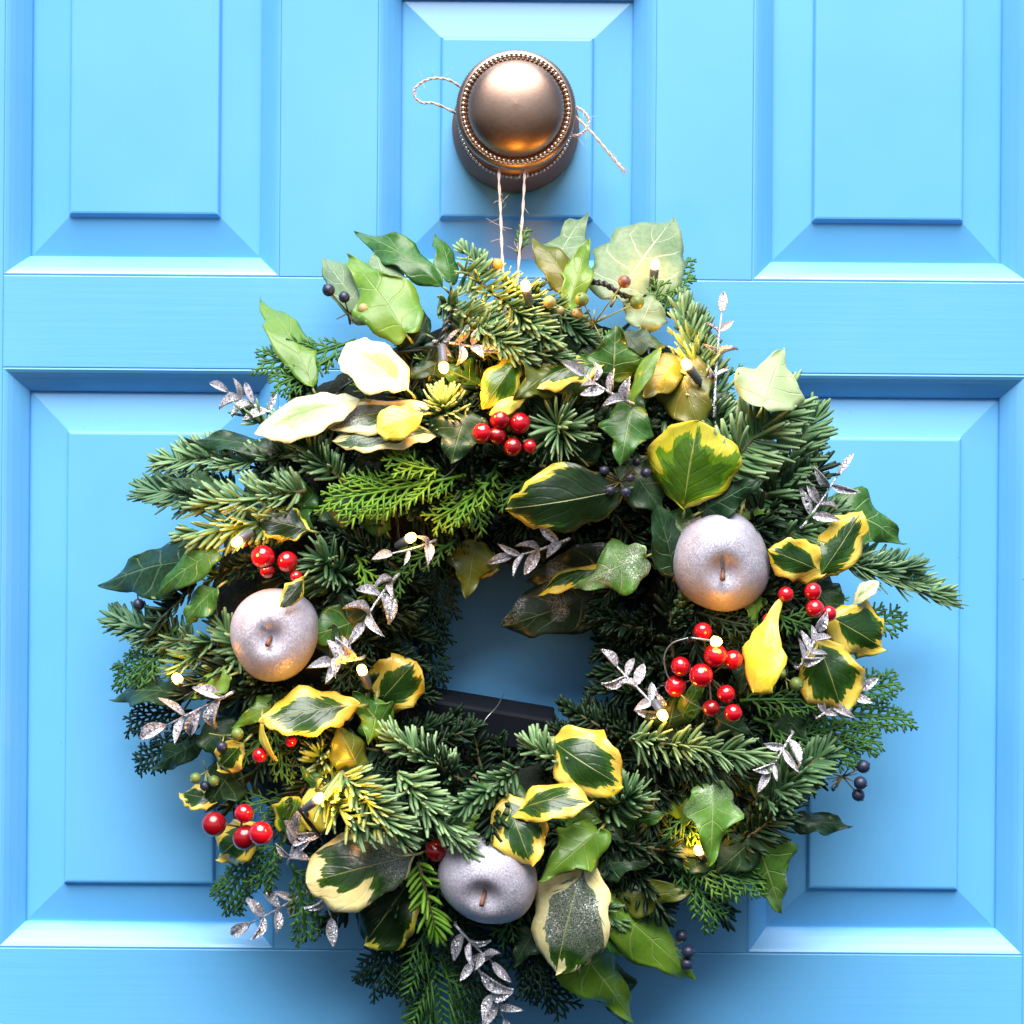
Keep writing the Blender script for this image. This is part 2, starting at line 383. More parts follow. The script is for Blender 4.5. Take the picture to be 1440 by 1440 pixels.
# ------------------------------------------------------------------ the door
def DX(px): return (px - 720) * PX
def DZ(py): return (720 - py) * PX
XL, XR, ZT, ZB = -420, 1862, -600, 2000         # the door goes on beyond the picture
RY0 = -330                                       # under side of the top rail over the side panels
door = empty('front_door', (0, 0.02, DZ(ZB)), 'sky blue painted panelled front door with a wreath hanging on it', 'door')
TH = 0.045
def member(name, x0, x1, y0, y1, mat):
    b = MB(); b.box((DX(x0), 0, DZ(y1)), (DX(x1), TH, DZ(y0)))
    return b.build(name, mat, door, smooth=False, bevel=.0006)
T1, B1, T2, B2 = -40, 392, 522, 1338
A0, A1, C0, C1, E0, E1 = 2, 390, 527, 918, 1055, 1443
member('stile', XL, A0, ZT, ZB, MAT['paint_v']); member('stile', E1, XR, ZT, ZB, MAT['paint_v'])
member('rail', A0, E1, ZT, RY0, MAT['paint_h'])
member('rail', A0, E1, B1, T2, MAT['paint_h'])
member('rail', A0, E1, B2, ZB, MAT['paint_h'])
member('muntin', A1, C0, RY0, B1, MAT['paint_v']); member('muntin', C1, E0, RY0, B1, MAT['paint_v'])
member('rail', C0, C1, RY0, T1, MAT['paint_h'])
member('muntin', A1, E0, T2, B2, MAT['paint_v'])
def panel(x0, x1, y0, y1):
    X0, X1, Z0, Z1 = DX(x0), DX(x1), DZ(y1), DZ(y0)
    def ring(prof):
        b = MB()
        for (ins, dep) in prof:
            b.v += [V(X0 + ins, dep, Z0 + ins), V(X1 - ins, dep, Z0 + ins), V(X1 - ins, dep, Z1 - ins), V(X0 + ins, dep, Z1 - ins)]
        for i in range(len(prof) - 1):
            for j in range(4):
                b.f.append((i * 4 + j, i * 4 + (j + 1) % 4, (i + 1) * 4 + (j + 1) % 4, (i + 1) * 4 + j)); b.m.append(0)
        return b
    # fielded panel: bevelled margin rising to a small step and a flat field
    prof = [(.010, .0135), (.012, .0135), (.0345, .0094), (.0350, .0086), (.0356, .0066), (.0362, .0061), (.0372, .0059)]
    b = ring(prof); n = len(b.v); b.f.append((n - 4, n - 3, n - 2, n - 1)); b.m.append(0)
    p = b.build('panel', MAT['paint_v'], door, smooth=False)
    mp = [(0.0, .0012), (.0001, .0003), (.0010, .0001), (.0026, .0010), (.0050, .0030), (.0085, .0066), (.0112, .0098), (.0122, .0112), (.0124, .0140)]
    m = ring(mp).build('moulding', MAT['paint_v'], p, smooth=False)
for (a, b_, c, d) in ((A0, A1, RY0, B1), (C0, C1, T1, B1), (E0, E1, RY0, B1), (A0, A1, T2, B2), (E0, E1, T2, B2)):
    panel(a, b_, c, d)

# knob in the middle of the upper centre panel
KC = V(DX(721), 0.004, DZ(180)); AX = V(0, -1, 0)
b = MB()
prof = [(.0, .060)]
dome = [(.0262 * math.sin(a), .0515 + .0118 * math.cos(a)) for a in (R(90 - 7.5 * i) for i in range(13))]
body = [(.0358, 0), (.0358, .006), (.0352, .0085), (.0340, .0105), (.0336, .0125), (.0328, .0135), (.0326, .019), (.0315, .020), (.0300, .0265), (.0225, .0285), (.0200, .033), (.0215, .039), (.0275, .0435), (.0310, .0455), (.0316, .0462), (.0320, .0475), (.0320, .0490), (.0314, .0502), (.0300, .0512), (.0294, .0514), (.0290, .0506), (.0268, .0504)] + dome
knurl = {6, 7, 8, 9}
b.lathe(KC, AX, body[8:], 240, mod=lambda i, j: 1 + (.012 if (i in knurl and j % 2) else 0))
knob = b.build('door_knob', MAT['brass'], door); knob['label'] = 'round antique brass door knob with a beaded rim'
b = MB(); b.lathe(KC, AX, body[:9], 120); b.build('backplate', MAT['rose'], knob)
b = MB()
for i in range(70):
    th = 2 * math.pi * i / 70
    b.sphere(KC + AX * .0513 + V(math.cos(th), 0, math.sin(th)) * .0283, .00122, 8, 6)
b.build('beaded_rim', MAT['brass_bead'], knob)
b = MB()
for i in range(84):
    th = 2 * math.pi * i / 84
    b.sphere(KC + AX * .0238 + V(math.cos(th), 0, math.sin(th)) * .0312, .00115, 6, 5)
b.build('serrated_collar', MAT['brass_bead'], knob)

# ------------------------------------------------------------------ wreath
wreath = empty('wreath', P(CX, CY + 500, 20), 'round evergreen wreath of fir, ivy and variegated holly hung on the blue door', 'wreath')
# dark ring of moss under the foliage
b = MB(); NA, NB = 120, 26
for i in range(NA):
    a = 2 * math.pi * i / NA
    for j in range(NB):
        q = 2 * math.pi * j / NB
        rr = 310 + 128 * math.cos(q); dd = 33 + 29 * math.sin(q)
        w = noise.noise(V(math.cos(a) * 6, math.sin(a) * 6, q * 1.5)) * .006 + noise.noise(V(math.cos(a) * 25, math.sin(a) * 25, q * 5)) * .004
        p = P(CX + math.cos(a) * rr, CY - math.sin(a) * rr, max(dd, 3))
        b.v.append(p + V(math.cos(a) * math.cos(q), -max(math.sin(q), 0), math.sin(a) * math.cos(q)) * w)
for i in range(NA):
    for j in range(NB):
        b.f.append((i * NB + j, ((i + 1) % NA) * NB + j, ((i + 1) % NA) * NB + (j + 1) % NB, i * NB + (j + 1) % NB)); b.m.append(0)
b.build('moss_ring', MAT['moss'], wreath)

def needles_mesh(axis, nl, up, style, spacing=.0011, w=.00085, fwd=(70, 32), curl=.45, rng=random):
    b = MB(); sh = []; al = []
    L = sum((axis[i + 1] - axis[i]).length for i in range(len(axis) - 1)); n = max(int(L / (spacing * .66)), 24)
    for i in range(n):
        s = (i + rng.random() * .8) / n
        x = s * (len(axis) - 1); k = min(int(x), len(axis) - 2)
        p = axis[k].lerp(axis[k + 1], x - k); T = (axis[k + 1] - axis[k]).normalized()
        U = up - T * up.dot(T); U = U.normalized() if U.length > 1e-5 else T.orthogonal().normalized()
        Rr = T.cross(U)
        if style == 'comb':
            ph = (1 if i % 2 else -1) * R(rng.uniform(58, 96)) if rng.random() < .88 else R(rng.uniform(-50, 50))
        elif style == 'fan':
            ph = R(rng.uniform(-180, 180))
        else:
            ph = R(rng.uniform(-125, 125))
        a = R(fwd[0] + (fwd[1] - fwd[0]) * s ** 1.5 + rng.uniform(-15, 15))
        if s > .93: a *= rng.uniform(.2, 1)
        lat = U * math.cos(ph) + Rr * math.sin(ph)
        d0 = T * math.cos(a) + lat * math.sin(a)
        d1 = (d0 + (T * .35 + U * .55) * curl * rng.uniform(.4, 1.8) + V(rng.uniform(-.16, .16), rng.uniform(-.16, .16), rng.uniform(-.16, .16))).normalized()
        ln = nl * (rng.uniform(.8, 1.1) if rng.random() > .08 else rng.uniform(.35, .7)) * (.72 + .28 * math.sin(math.pi * min(1, s * .85 + .12)))
        p1 = p + d0 * ln * .36; p2 = p1 + (d0 + d1).normalized() * ln * .34; p3 = p2 + d1 * ln * .3
        k0 = len(b.v)
        wv = w * rng.uniform(.85, 1.2) * (1.2 if style == 'fan' else 1.05)
        b.tube([p, p1, p2, p3], [wv * .6, wv, wv * .98, wv * .5], 4, cap=False, flat=.55, up=U + V(.01, .02, .03))
        b.f.append(tuple(range(len(b.v) - 4, len(b.v)))); b.m.append(0)
        q = rng.random(); sh += [q] * 16; al += [0] * 4 + [.35] * 4 + [.7] * 4 + [1] * 4
    b.at = {'shade': sh, 'along': al}
    return b
def fir(bx, by, tx, ty, nl=34, mat='fir', style='brush', db=0, dt=10, up=(0, -.55, .8), spacing=.8, sag=0.0, absd=None, w=1.1, fwd=(70, 32), curl=.45):
    d0, d1 = (absd if absd else (surf(bx, by) + db, surf(tx, ty) + dt))
    A, Z = P(bx, by, d0), P(tx, ty, d1); up = Vector(up).normalized()
    mid = A.lerp(Z, .5) + V(0, -.004, 0) + up * sag
    ax = bez(A, mid, Z, 9)
    t = MB(); t.tube(ax, [.0013 - .0008 * i / 8 for i in range(9)], 6)
    tw = t.build('fir_sprig', MAT['twig'], wreath)
    o = needles_mesh(ax, M(nl, d1), up, style, spacing / 1000, w / 1000, fwd, curl).build('needles', MAT[mat], tw); o['kind'] = 'stuff'
def cypress(bx, by, tx, ty, width=60, mat='cyp', db=0, dt=8, nrm=(0, -1, .3), absd=None, th=.92, dens=1.1, droop=.0):
    d0, d1 = (absd if absd else (surf(bx, by) + db, surf(tx, ty) + dt))
    A, Z = P(bx, by, d0), P(tx, ty, d1); nrm = Vector(nrm).normalized()
    side = (Z - A).cross(nrm).normalized()
    mid = A.lerp(Z, .5) + side * random.uniform(-.006, .006) + V(0, -.003, 0)
    ax = bez(A, mid, Z, 12); L = (Z - A).length; W = M(width) / 2
    b = MB(); sh = []; al = []
    def tub(pts, r0, r1, q, t0, t1):
        k = len(pts); b.tube(pts, [r0 + (r1 - r0) * i / (k - 1) for i in range(k)], 4, up=nrm, flat=.7)
        for i in range(k):
            sh.extend([q] * 4); al.extend([t0 + (t1 - t0) * i / (k - 1)] * 4)
    r = th / 1000
    tub(ax, r * 1.15, r * .7, .4, .1, .8)
    n = max(6, int(L / .0034 * dens))
    for i in range(n):
        s = .08 + .9 * i / n; x = s * 11; k = min(int(x), 10)
        p = ax[k].lerp(ax[k + 1], x - k); T = (ax[k + 1] - ax[k]).normalized(); S = T.cross(nrm).normalized() * (1 if i % 2 else -1)
        ln = W * (math.sin(math.pi * (.12 + .80 * s)) ** .8) * random.uniform(.75, 1.15) * 1.25
        a = R(random.uniform(34, 46)); jit = nrm * random.uniform(-.25, .25)
        d = (T * math.cos(a) + S * math.sin(a) + jit).normalized(); d2 = (d + T * .35 + V(0, 0, -droop)).normalized()
        q0 = p; q1 = p + d * ln * .5; q2 = q1 + d2 * ln * .5; q = random.random()
        tub([q0, q1, q2], r * .85, r * .55, q, .3, 1.0)
        m = max(2, int(ln / .0027))
        for j in range(m):
            ss = .15 + .8 * j / m
            pp = q0.lerp(q1, ss * 2) if ss < .5 else q1.lerp(q2, ss * 2 - 1)
            dd = d if ss < .5 else d2; S2 = dd.cross(nrm).normalized() * (1 if j % 2 else -1)
            l2 = ln * .42 * (1 - ss * .75) * random.uniform(.7, 1.2) + .0012
            e = (dd * math.cos(R(38)) + S2 * math.sin(R(38)) + nrm * random.uniform(-.2, .2)).normalized()
            tub([pp, pp + e * l2], r * .75, r * .5, min(1, max(0, q + random.uniform(-.25, .25))), .45, 1.0)
    b.at = {'shade': sh, 'along': al}
    return b.build('cypress_sprig', MAT[mat], wreath)

OUT = {
 'ivy': [(0, 0), (.22, -.09), (.46, -.07), (.60, .06), (.74, .22), (1.0, .40), (.74, .46), (.50, .54), (.42, .66), (.27, .82), (.10, .95), (0, 1)],
 'ivy3': [(0, 0), (.30, -.03), (.62, .06), (.92, .24), (1.0, .36), (.78, .46), (.56, .54), (.42, .70), (.22, .87), (.07, .97), (0, 1)],
 'ovate': [(0, 0), (.36, -.04), (.76, .08), (.97, .27), (1.0, .40), (.86, .58), (.58, .77), (.25, .92), (.07, .985), (0, 1)],
 'long': [(0, 0), (.35, .05), (.72, .20), (.80, .34), (1.0, .46), (.86, .58), (.55, .68), (.40, .82), (.15, .95), (0, 1)],
 'holly': [(0, 0), (.16, .03), (.50, .13), (.84, .30), (1.0, .48), (.96, .62), (.74, .79), (.38, .92), (.12, .975), (0, 1)],
 'spoon': [(0, 0), (.14, .03), (.20, .14), (.30, .28), (.55, .42), (.92, .58), (1.0, .74), (.86, .90), (.46, .985), (0, 1)],
 'hollyr': [(0, 0), (.14, .03), (.48, .12), (.84, .30), (1.0, .52), (1.0, .66), (.84, .83), (.50, .94), (.20, .99), (0, 1)],
}
def resample(pts, n):
    q = crom([V(a, c, 0) for a, c in pts], 8)
    ds = [0]
    for i in range(1, len(q)): ds.append(ds[-1] + (q[i] - q[i - 1]).length)
    out = []; j = 0
    for i in range(n):
        t = ds[-1] * i / (n - 1)
        while j < len(q) - 2 and ds[j + 1] < t: j += 1
        f = (t - ds[j]) / max(1e-9, ds[j + 1] - ds[j]); out.append(q[j].lerp(q[j + 1], min(1, max(0, f))))
    return out
def leaf(name, kind, mat, bx, by, tx, ty, width, n=(0, -1, .35), bend=.25, fold=.18, wave=.05, db=8, dt=16, absd=None, stem=14, asym=.2, twist=0.0, parent=None, under=None, wf=2.0):
    d0, d1 = (absd if absd else (surf(bx, by) + db, surf(tx, ty) + dt))
    A, Z = P(bx, by, d0), P(tx, ty, d1); L = (Z - A).length
    hw = M(width, d1) / 2; NS, NU = 26, 6
    hol_ = mat.startswith('hol')
    sp_ = mat in ('hol', 'hold')
    if hol_: wave *= 1.8 if sp_ else (.35 if mat == 'holp' else .9); bend *= random.uniform(.9, 1.7); n = (n[0] + random.uniform(-.22, .22), n[1], n[2] + random.uniform(-.15, .2))
    else: wave *= 1.35; bend *= random.uniform(.8, 1.5)
    spine = [random.random() < .55 for _ in range(40)]
    half = resample(OUT[kind], NS); ph = random.uniform(0, 6.28); sd = random.uniform(0, 50)
    th = .00035
    def pt(u, i, side):
        o = half[i]; y0 = i / (NS - 1)
        jag = 1 + asym * noise.noise(V(i * .35, side * 9.1, sd)) * 1.6
        if sp_ and u > .8 and i % 5 == 2 and 4 < i < NS - 3 and spine[i // 5 + (8 if side > 0 else 0)]: jag *= 1.09
        x = u * o.x * hw * jag; y = (y0 + (o.y - y0) * u ** 1.3)
        z = -fold * abs(x) * -1 + wave * hw * 2 * math.sin(wf * math.pi * 2 * y + ph + side * 1.9) * u * u
        z += noise.noise(V(x * 90, y * 4, sd)) * hw * .07
        # bend along the length and twist about the midrib
        if twist:
            tt = twist * (y - .5); cx, sx = math.cos(tt), math.sin(tt); X = side * x
            X, z = X * cx - z * sx, X * sx + z * cx
        else: X = side * x
        th_ = bend * 2 * (y - .5); rad = 1 / (bend * 2) if abs(bend) > 1e-4 else None
        if rad:
            Y = math.sin(th_) * (rad * L - z); Zz = math.cos(th_) * (rad * L - z) - rad * L; Zz = -Zz * -1
            return V(X, Y, Zz)
        return V(X, (y - .5) * L, -z)
    top = []; uv = []; ed = []; grid = []
    for i in range(NS):
        row = []
        for k in range(-NU, NU + 1):
            u = abs(k) / NU; s_ = 1 if k >= 0 else -1
            row.append(len(top)); top.append(pt(u, i, s_))
            uv.append((.5 + .5 * s_ * u, i / (NS - 1)))
            y = i / (NS - 1); e = (1 - u) * min(1.0, half[i].x * 1.15)
            ed.append(max(0.0, min(e, 1.0)))
        grid.append(row)
    b0, z0 = pt(0, 0, 1), pt(0, NS - 1, 1)
    # frame that carries local base->tip onto the chord, z (leaf face) towards n
    c = (z0 - b0); f = L / c.length; cy = c.normalized(); cz = V(0, 0, 1) - cy * cy.z; cz = cz.normalized(); cxv = cy.cross(cz)
    wy = (Z - A).normalized(); wz = Vector(n).normalized(); wz = (wz - wy * wz.dot(wy)).normalized(); wx = wy.cross(wz)
    def tow(v):
        r = (v - b0); return A + wy * (r.dot(cy) * f) + wx * r.dot(cxv) + wz * r.dot(cz)
    P0 = [tow(v) for v in top]
    b = MB(); NV = len(P0)
    W_ = 2 * NU + 1
    nr = [Vector() for _ in P0]
    F = []
    for i in range(NS - 1):
        for k in range(W_ - 1):
            q = (grid[i][k], grid[i][k + 1], grid[i + 1][k + 1], grid[i + 1][k]); F.append(q)
            nn = (P0[q[2]] - P0[q[0]]).cross(P0[q[3]] - P0[q[1]])
            for x in q: nr[x] += nn
    nr = [x.normalized() if x.length > 1e-12 else wz for x in nr]
    b.v = P0 + [p - m * th for p, m in zip(P0, nr)]
    if sum((m.dot(wz) for m in nr)) < 0: flip = True
    else: flip = False
    for q in F:
        b.f.append(q); b.m.append(1 if flip else 0)
        b.f.append(tuple(x + NV for x in reversed(q))); b.m.append(0 if flip else 1)
    rim = [grid[i][0] for i in range(NS)] + [grid[i][-1] for i in range(NS - 1, -1, -1)]
    for a_, c_ in zip(rim, rim[1:]):
        b.f.append((a_, c_, c_ + NV, a_ + NV)); b.m.append(0)
    b.uv = uv + uv; b.at = {'edge': ed + ed}
    if stem:
        k0 = len(b.v); sdir_ = (-wy + wz * -.5).normalized(); sl = M(stem)
        b.tube([A + wy * L * .04 - wz * .0004, A + sdir_ * sl * .5, A + sdir_ * sl + V(0, .004, 0)], [.0006, .0007, .0008], 5, mi=2)
        k = len(b.v) - k0; b.uv += [(.5, .02)] * k; b.at['edge'] += [1.0] * k
    um = MAT[under] if under else (MAT['undery'] if mat.startswith('hol') and mat != 'hold' else MAT['under'])
    return b.build(name, [MAT[mat], um, MAT['stemg']], parent or wreath)

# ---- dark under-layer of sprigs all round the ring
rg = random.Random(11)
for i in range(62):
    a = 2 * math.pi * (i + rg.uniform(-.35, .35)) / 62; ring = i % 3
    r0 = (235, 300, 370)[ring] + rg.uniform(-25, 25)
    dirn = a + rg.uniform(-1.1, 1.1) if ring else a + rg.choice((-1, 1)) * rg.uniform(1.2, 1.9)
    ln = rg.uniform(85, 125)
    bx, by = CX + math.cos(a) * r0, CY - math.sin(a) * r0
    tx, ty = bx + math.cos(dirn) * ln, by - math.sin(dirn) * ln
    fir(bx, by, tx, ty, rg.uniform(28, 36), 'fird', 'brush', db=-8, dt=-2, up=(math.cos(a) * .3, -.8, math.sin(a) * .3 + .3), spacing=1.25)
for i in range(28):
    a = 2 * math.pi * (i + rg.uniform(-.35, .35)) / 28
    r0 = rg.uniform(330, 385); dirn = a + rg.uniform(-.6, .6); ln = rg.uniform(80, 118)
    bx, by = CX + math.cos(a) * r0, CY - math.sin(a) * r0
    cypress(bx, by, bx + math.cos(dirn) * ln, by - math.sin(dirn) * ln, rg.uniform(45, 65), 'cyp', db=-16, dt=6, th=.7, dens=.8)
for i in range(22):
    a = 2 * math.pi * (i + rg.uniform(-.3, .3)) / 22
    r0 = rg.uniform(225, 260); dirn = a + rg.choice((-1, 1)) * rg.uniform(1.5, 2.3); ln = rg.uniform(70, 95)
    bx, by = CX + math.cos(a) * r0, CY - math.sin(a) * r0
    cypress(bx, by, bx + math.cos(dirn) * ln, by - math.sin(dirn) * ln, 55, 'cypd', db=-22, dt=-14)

# lining of the opening: dark sprigs added to deepen its shade
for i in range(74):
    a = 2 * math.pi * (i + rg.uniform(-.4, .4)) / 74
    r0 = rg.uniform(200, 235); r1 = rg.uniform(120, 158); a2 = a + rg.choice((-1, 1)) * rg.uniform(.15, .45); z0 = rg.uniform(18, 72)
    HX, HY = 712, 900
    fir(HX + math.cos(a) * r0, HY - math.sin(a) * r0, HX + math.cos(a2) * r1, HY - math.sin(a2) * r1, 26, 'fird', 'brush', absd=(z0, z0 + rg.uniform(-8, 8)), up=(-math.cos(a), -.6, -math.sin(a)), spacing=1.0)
# middle layer that closes the gaps
for i in range(84):
    a = 2 * math.pi * (i + rg.uniform(-.4, .4)) / 84
    r0 = rg.uniform(215, 400); dirn = a + rg.uniform(-1.5, 1.5); ln = rg.uniform(70, 105)
    bx, by = CX + math.cos(a) * r0, CY - math.sin(a) * r0
    tx, ty = bx + math.cos(dirn) * ln, by - math.sin(dirn) * ln
    if math.hypot(tx - CX, ty - CY) < 185: continue
    m = rg.choice(('fird', 'fird', 'cypd', 'fir', 'firl', 'cyp')) if r0 > 320 else rg.choice(('fird', 'cypd'))  # towards the opening only the colours with shade painted in
    if m.startswith('cyp'): cypress(bx, by, tx, ty, rg.uniform(50, 75), m, db=-4, dt=5)
    else: fir(bx, by, tx, ty, rg.uniform(32, 42), m, rg.choice(('brush', 'comb')), db=-5, dt=3, up=(rg.uniform(-.3, .3), -.8, .5), spacing=.95)

# ---- fir sprigs seen one by one
FIR = [
 # bx,by,tx,ty, len, mat, style, kw
 (650,378,775,478,46,'firl','brush',dict(db=12,dt=20,up=(-.3,-.6,.7))),
 (620,420,735,498,44,'firl','brush',dict(db=14,dt=18,up=(-.2,-.6,.7))),
 (705,400,765,440,40,'firl','brush',dict(db=6,dt=12)),
 (650,462,790,505,42,'firl','brush',dict(db=10,dt=14,up=(-.2,-.6,.7))),
 (735,405,825,475,38,'fir','brush',dict(db=4,dt=8)),
 (930,930,860,950,30,'fird','brush',dict(absd=(60,55))),
 (920,985,850,960,30,'fird','brush',dict(absd=(66,58))),
 (910,890,862,905,28,'fird','brush',dict(absd=(55,48))),
 (540,880,600,900,28,'fird','brush',dict(absd=(58,52))),
 (900,1040,835,1000,34,'fird','brush',dict(absd=(66,60))),
 (330,640,225,650,40,'firl','comb',dict(db=2,dt=10,up=(-.2,-1,.6))),
 (690,385,648,350,24,'firl','brush',dict(db=4,dt=8)),
 (628,610,622,570,50,'firl','fan',dict(absd=(66,98),up=(0,-.3,1),fwd=(62,40),spacing=.32)),
 (795,620,785,598,62,'firl','fan',dict(absd=(70,98),up=(.5,-.4,.2),fwd=(80,55),spacing=.34,curl=.3)),
 (1015,620,958,440,46,'firl','comb',dict(db=2,dt=14,up=(.3,-1,.3))),
 (1000,520,962,425,34,'fir','brush',dict(db=4,dt=12)),
 (1015,668,1105,562,66,'firl','comb',dict(db=16,dt=28,up=(.3,-1,.35),spacing=.85,w=1.25)),
 (1060,720,1145,590,52,'fir','comb',dict(db=6,dt=16,up=(.3,-1,.35))),
 (1050,745,1150,660,48,'fird','comb',dict(db=2,dt=14,up=(.3,-1,.35))),
 (1075,770,1170,720,46,'fir','comb',dict(db=2,dt=10,up=(.3,-1,.35))),
 (1160,775,1332,842,44,'firl','comb',dict(db=4,dt=26,up=(.2,-.8,.8),spacing=.9)),
 (1200,800,1290,800,38,'firb','brush',dict(db=0,dt=16,up=(0,-.5,.8))),
 (470,660,395,598,40,'firl','brush',dict(db=8,dt=12,up=(0,-.6,.8))),
 (500,690,420,622,36,'fir','brush',dict(db=8,dt=12)),
 (420,640,310,655,34,'firl','brush',dict(db=4,dt=10)),
 (380,600,345,585,36,'firl','brush',dict(db=0,dt=8)),
 (330,700,205,690,44,'firb','comb',dict(db=4,dt=16,up=(-.2,-1,.5))),
 (430,690,280,712,44,'firl','brush',dict(db=12,dt=18,up=(0,-.7,.7))),
 (410,730,262,752,42,'firl','brush',dict(db=10,dt=16,up=(0,-.7,-.2))),
 (490,820,455,790,56,'fir','fan',dict(absd=(68,96),up=(-.3,-.6,.3),fwd=(75,45),spacing=.42)),
 (560,800,500,760,40,'fird','brush',dict(db=2,dt=8)),
 (270,905,158,868,38,'firb','comb',dict(db=0,dt=12,up=(-.2,-1,.5))),
 (330,930,255,985,40,'fird','brush',dict(db=4,dt=10)),
 (275,820,210,890,36,'fird','comb',dict(db=-4,dt=2)),
 (300,900,245,945,38,'fir','brush',dict(db=2,dt=8)),
 (445,1110,515,1165,52,'firl','brush',dict(db=16,dt=30,up=(.1,-.6,.8),spacing=.7,fwd=(60,38))),
 (480,1085,560,1170,54,'firl','brush',dict(db=18,dt=32,up=(.2,-.6,.8),spacing=.65,fwd=(58,35),w=1.25)),
 (560,1085,650,1185,50,'firl','brush',dict(db=16,dt=26,up=(.2,-.6,.8),spacing=.7,fwd=(55,32),w=1.25)),
 (640,1085,550,1035,42,'firl','brush',dict(db=8,dt=12,up=(.2,-.6,.8))),
 (730,1080,640,1140,36,'fir','fan',dict(db=16,dt=30,up=(0,-.6,.6),fwd=(50,30))),
 (700,1110,690,1170,34,'fird','fan',dict(db=14,dt=22,up=(0,-.8,.2))),
 (800,1075,745,1045,36,'firl','fan',dict(db=14,dt=22,up=(0,-.5,.8))),
 (650,1100,600,1060,36,'fird','brush',dict(db=8,dt=14)),
 (455,1085,450,1060,40,'firl','fan',dict(absd=(70,92),up=(-.3,-.5,.4),fwd=(70,45),spacing=.45)),
 (830,1145,890,1118,52,'fir','fan',dict(absd=(74,100),up=(.2,-.4,.8),fwd=(70,42),spacing=.5)),
 (958,910,963,842,30,'fir','fan',dict(absd=(62,86),up=(0,-1,.2),fwd=(52,22),spacing=.5,w=1.25)),
 (885,1040,1060,1062,48,'firl','brush',dict(db=8,dt=14,up=(0,-.8,-.5),spacing=.7)),
 (900,1060,1040,1085,46,'fird','brush',dict(db=4,dt=10,up=(0,-.8,-.5),spacing=.7)),
 (1035,1190,1110,1130,44,'fird','comb',dict(db=4,dt=14,up=(.2,-1,.2))),
 (1060,1130,1130,1095,40,'fir','comb',dict(db=4,dt=14,up=(.2,-1,.3))),
 (1060,1120,1160,1060,46,'fir','comb',dict(db=4,dt=14,up=(.2,-1,.3))),
 (588,1212,615,1312,36,'cypl','comb',dict(db=16,dt=18,up=(0,-1,.2),spacing=2.2,w=1.1)),
 (1000,790,1080,720,40,'fird','comb',dict(db=-2,dt=6)),
 (780,660,700,640,36,'fird','brush',dict(db=6,dt=10)),
 (690,690,610,660,38,'fird','brush',dict(db=6,dt=8)),
 (820,700,740,720,34,'fird','brush',dict(db=0,dt=2)),
 (860,1180,960,1200,36,'fird','brush',dict(db=2,dt=4)),
 (740,1200,700,1270,36,'fird','brush',dict(db=-2,dt=0)),
]
for (bx, by, tx, ty, nl, m, st, kw) in FIR: fir(bx, by, tx, ty, nl, m, st, **kw)
CYP = [
 (655,668,455,705,95,'cypl',dict(db=14,dt=20)),
 (620,660,545,640,60,'cypl',dict(db=14,dt=18)),
 (700,668,610,735,70,'cypl',dict(db=10,dt=16)),
 (700,650,655,740,70,'cyp',dict(db=8,dt=12)),
 (780,650,690,700,60,'cyp',dict(db=6,dt=10)),
 (500,478,362,512,80,'cyp',dict(db=0,dt=10)),
 (470,500,385,545,60,'cyp',dict(db=0,dt=10)),
 (930,445,968,362,55,'cyp',dict(db=4,dt=12)),
 (905,440,930,395,50,'cyp',dict(db=4,dt=12)),
 (250,880,160,958,75,'cyp',dict(db=2,dt=14)),
 (240,910,190,970,60,'cyp',dict(db=2,dt=10)),
 (270,1000,178,1022,70,'cypd',dict(db=2,dt=12)),
 (280,1020,190,1072,70,'cypd',dict(db=2,dt=10)),
 (375,1180,312,1278,80,'cyp',dict(db=2,dt=12)),
 (400,1180,365,1250,70,'cyp',dict(db=2,dt=8)),
 (410,1215,430,1325,70,'cyp',dict(db=6,dt=14)),
 (590,1290,625,1475,170,'cyp',dict(db=2,dt=34)),
 (560,1290,520,1390,100,'cypd',dict(db=-4,dt=10)),
 (640,1290,690,1400,100,'cypd',dict(db=-4,dt=10)),
 (740,1280,748,1400,80,'cypd',dict(db=-2,dt=10)),
 (520,1280,600,1380,100,'cypd',dict(db=-6,dt=6)),
 (700,1300,800,1420,90,'cypd',dict(db=-10,dt=2)),
 (1060,1010,1210,1065,90,'cyp',dict(db=6,dt=16)),
 (1120,1000,1285,1012,70,'cyp',dict(db=4,dt=14)),
 (1100,1030,1240,1045,70,'cyp',dict(db=4,dt=14)),
 (1150,985,1265,960,60,'cyp',dict(db=2,dt=10)),
 (1040,985,1150,985,60,'cyp',dict(db=8,dt=14)),
 (940,1190,1065,1242,75,'cyp',dict(db=4,dt=14)),
 (950,1210,1010,1295,80,'cyp',dict(db=4,dt=14)),
 (1010,1215,1075,1240,60,'cyp',dict(db=4,dt=14)),
 (1180,860,1275,872,60,'cyp',dict(db=0,dt=10)),
 (1130,760,1170,720,50,'cyp',dict(db=2,dt=8)),
 (570,790,530,850,60,'cyp',dict(db=6,dt=10)),
 (640,760,560,790,60,'cyp',dict(db=4,dt=8)),
 (500,780,520,845,50,'cypl',dict(db=8,dt=12)),
 (620,770,600,900,90,'cypd',dict(absd=(50,45))),
 (600,830,610,960,80,'cypd',dict(absd=(45,40))),
 (730,360,742,320,30,'cyp',dict(absd=(52,50))),
 (870,1180,900,1280,70,'cypd',dict(db=0,dt=2)),
 (1085,860,1140,880,50,'cyp',dict(db=8,dt=14)),
 (980,860,1060,880,50,'cypd',dict(db=8,dt=12)),
 (380,960,420,1040,60,'cypd',dict(db=2,dt=4)),
]
for (bx, by, tx, ty, w, m, kw) in CYP: cypress(bx, by, tx, ty, w, m, **kw)

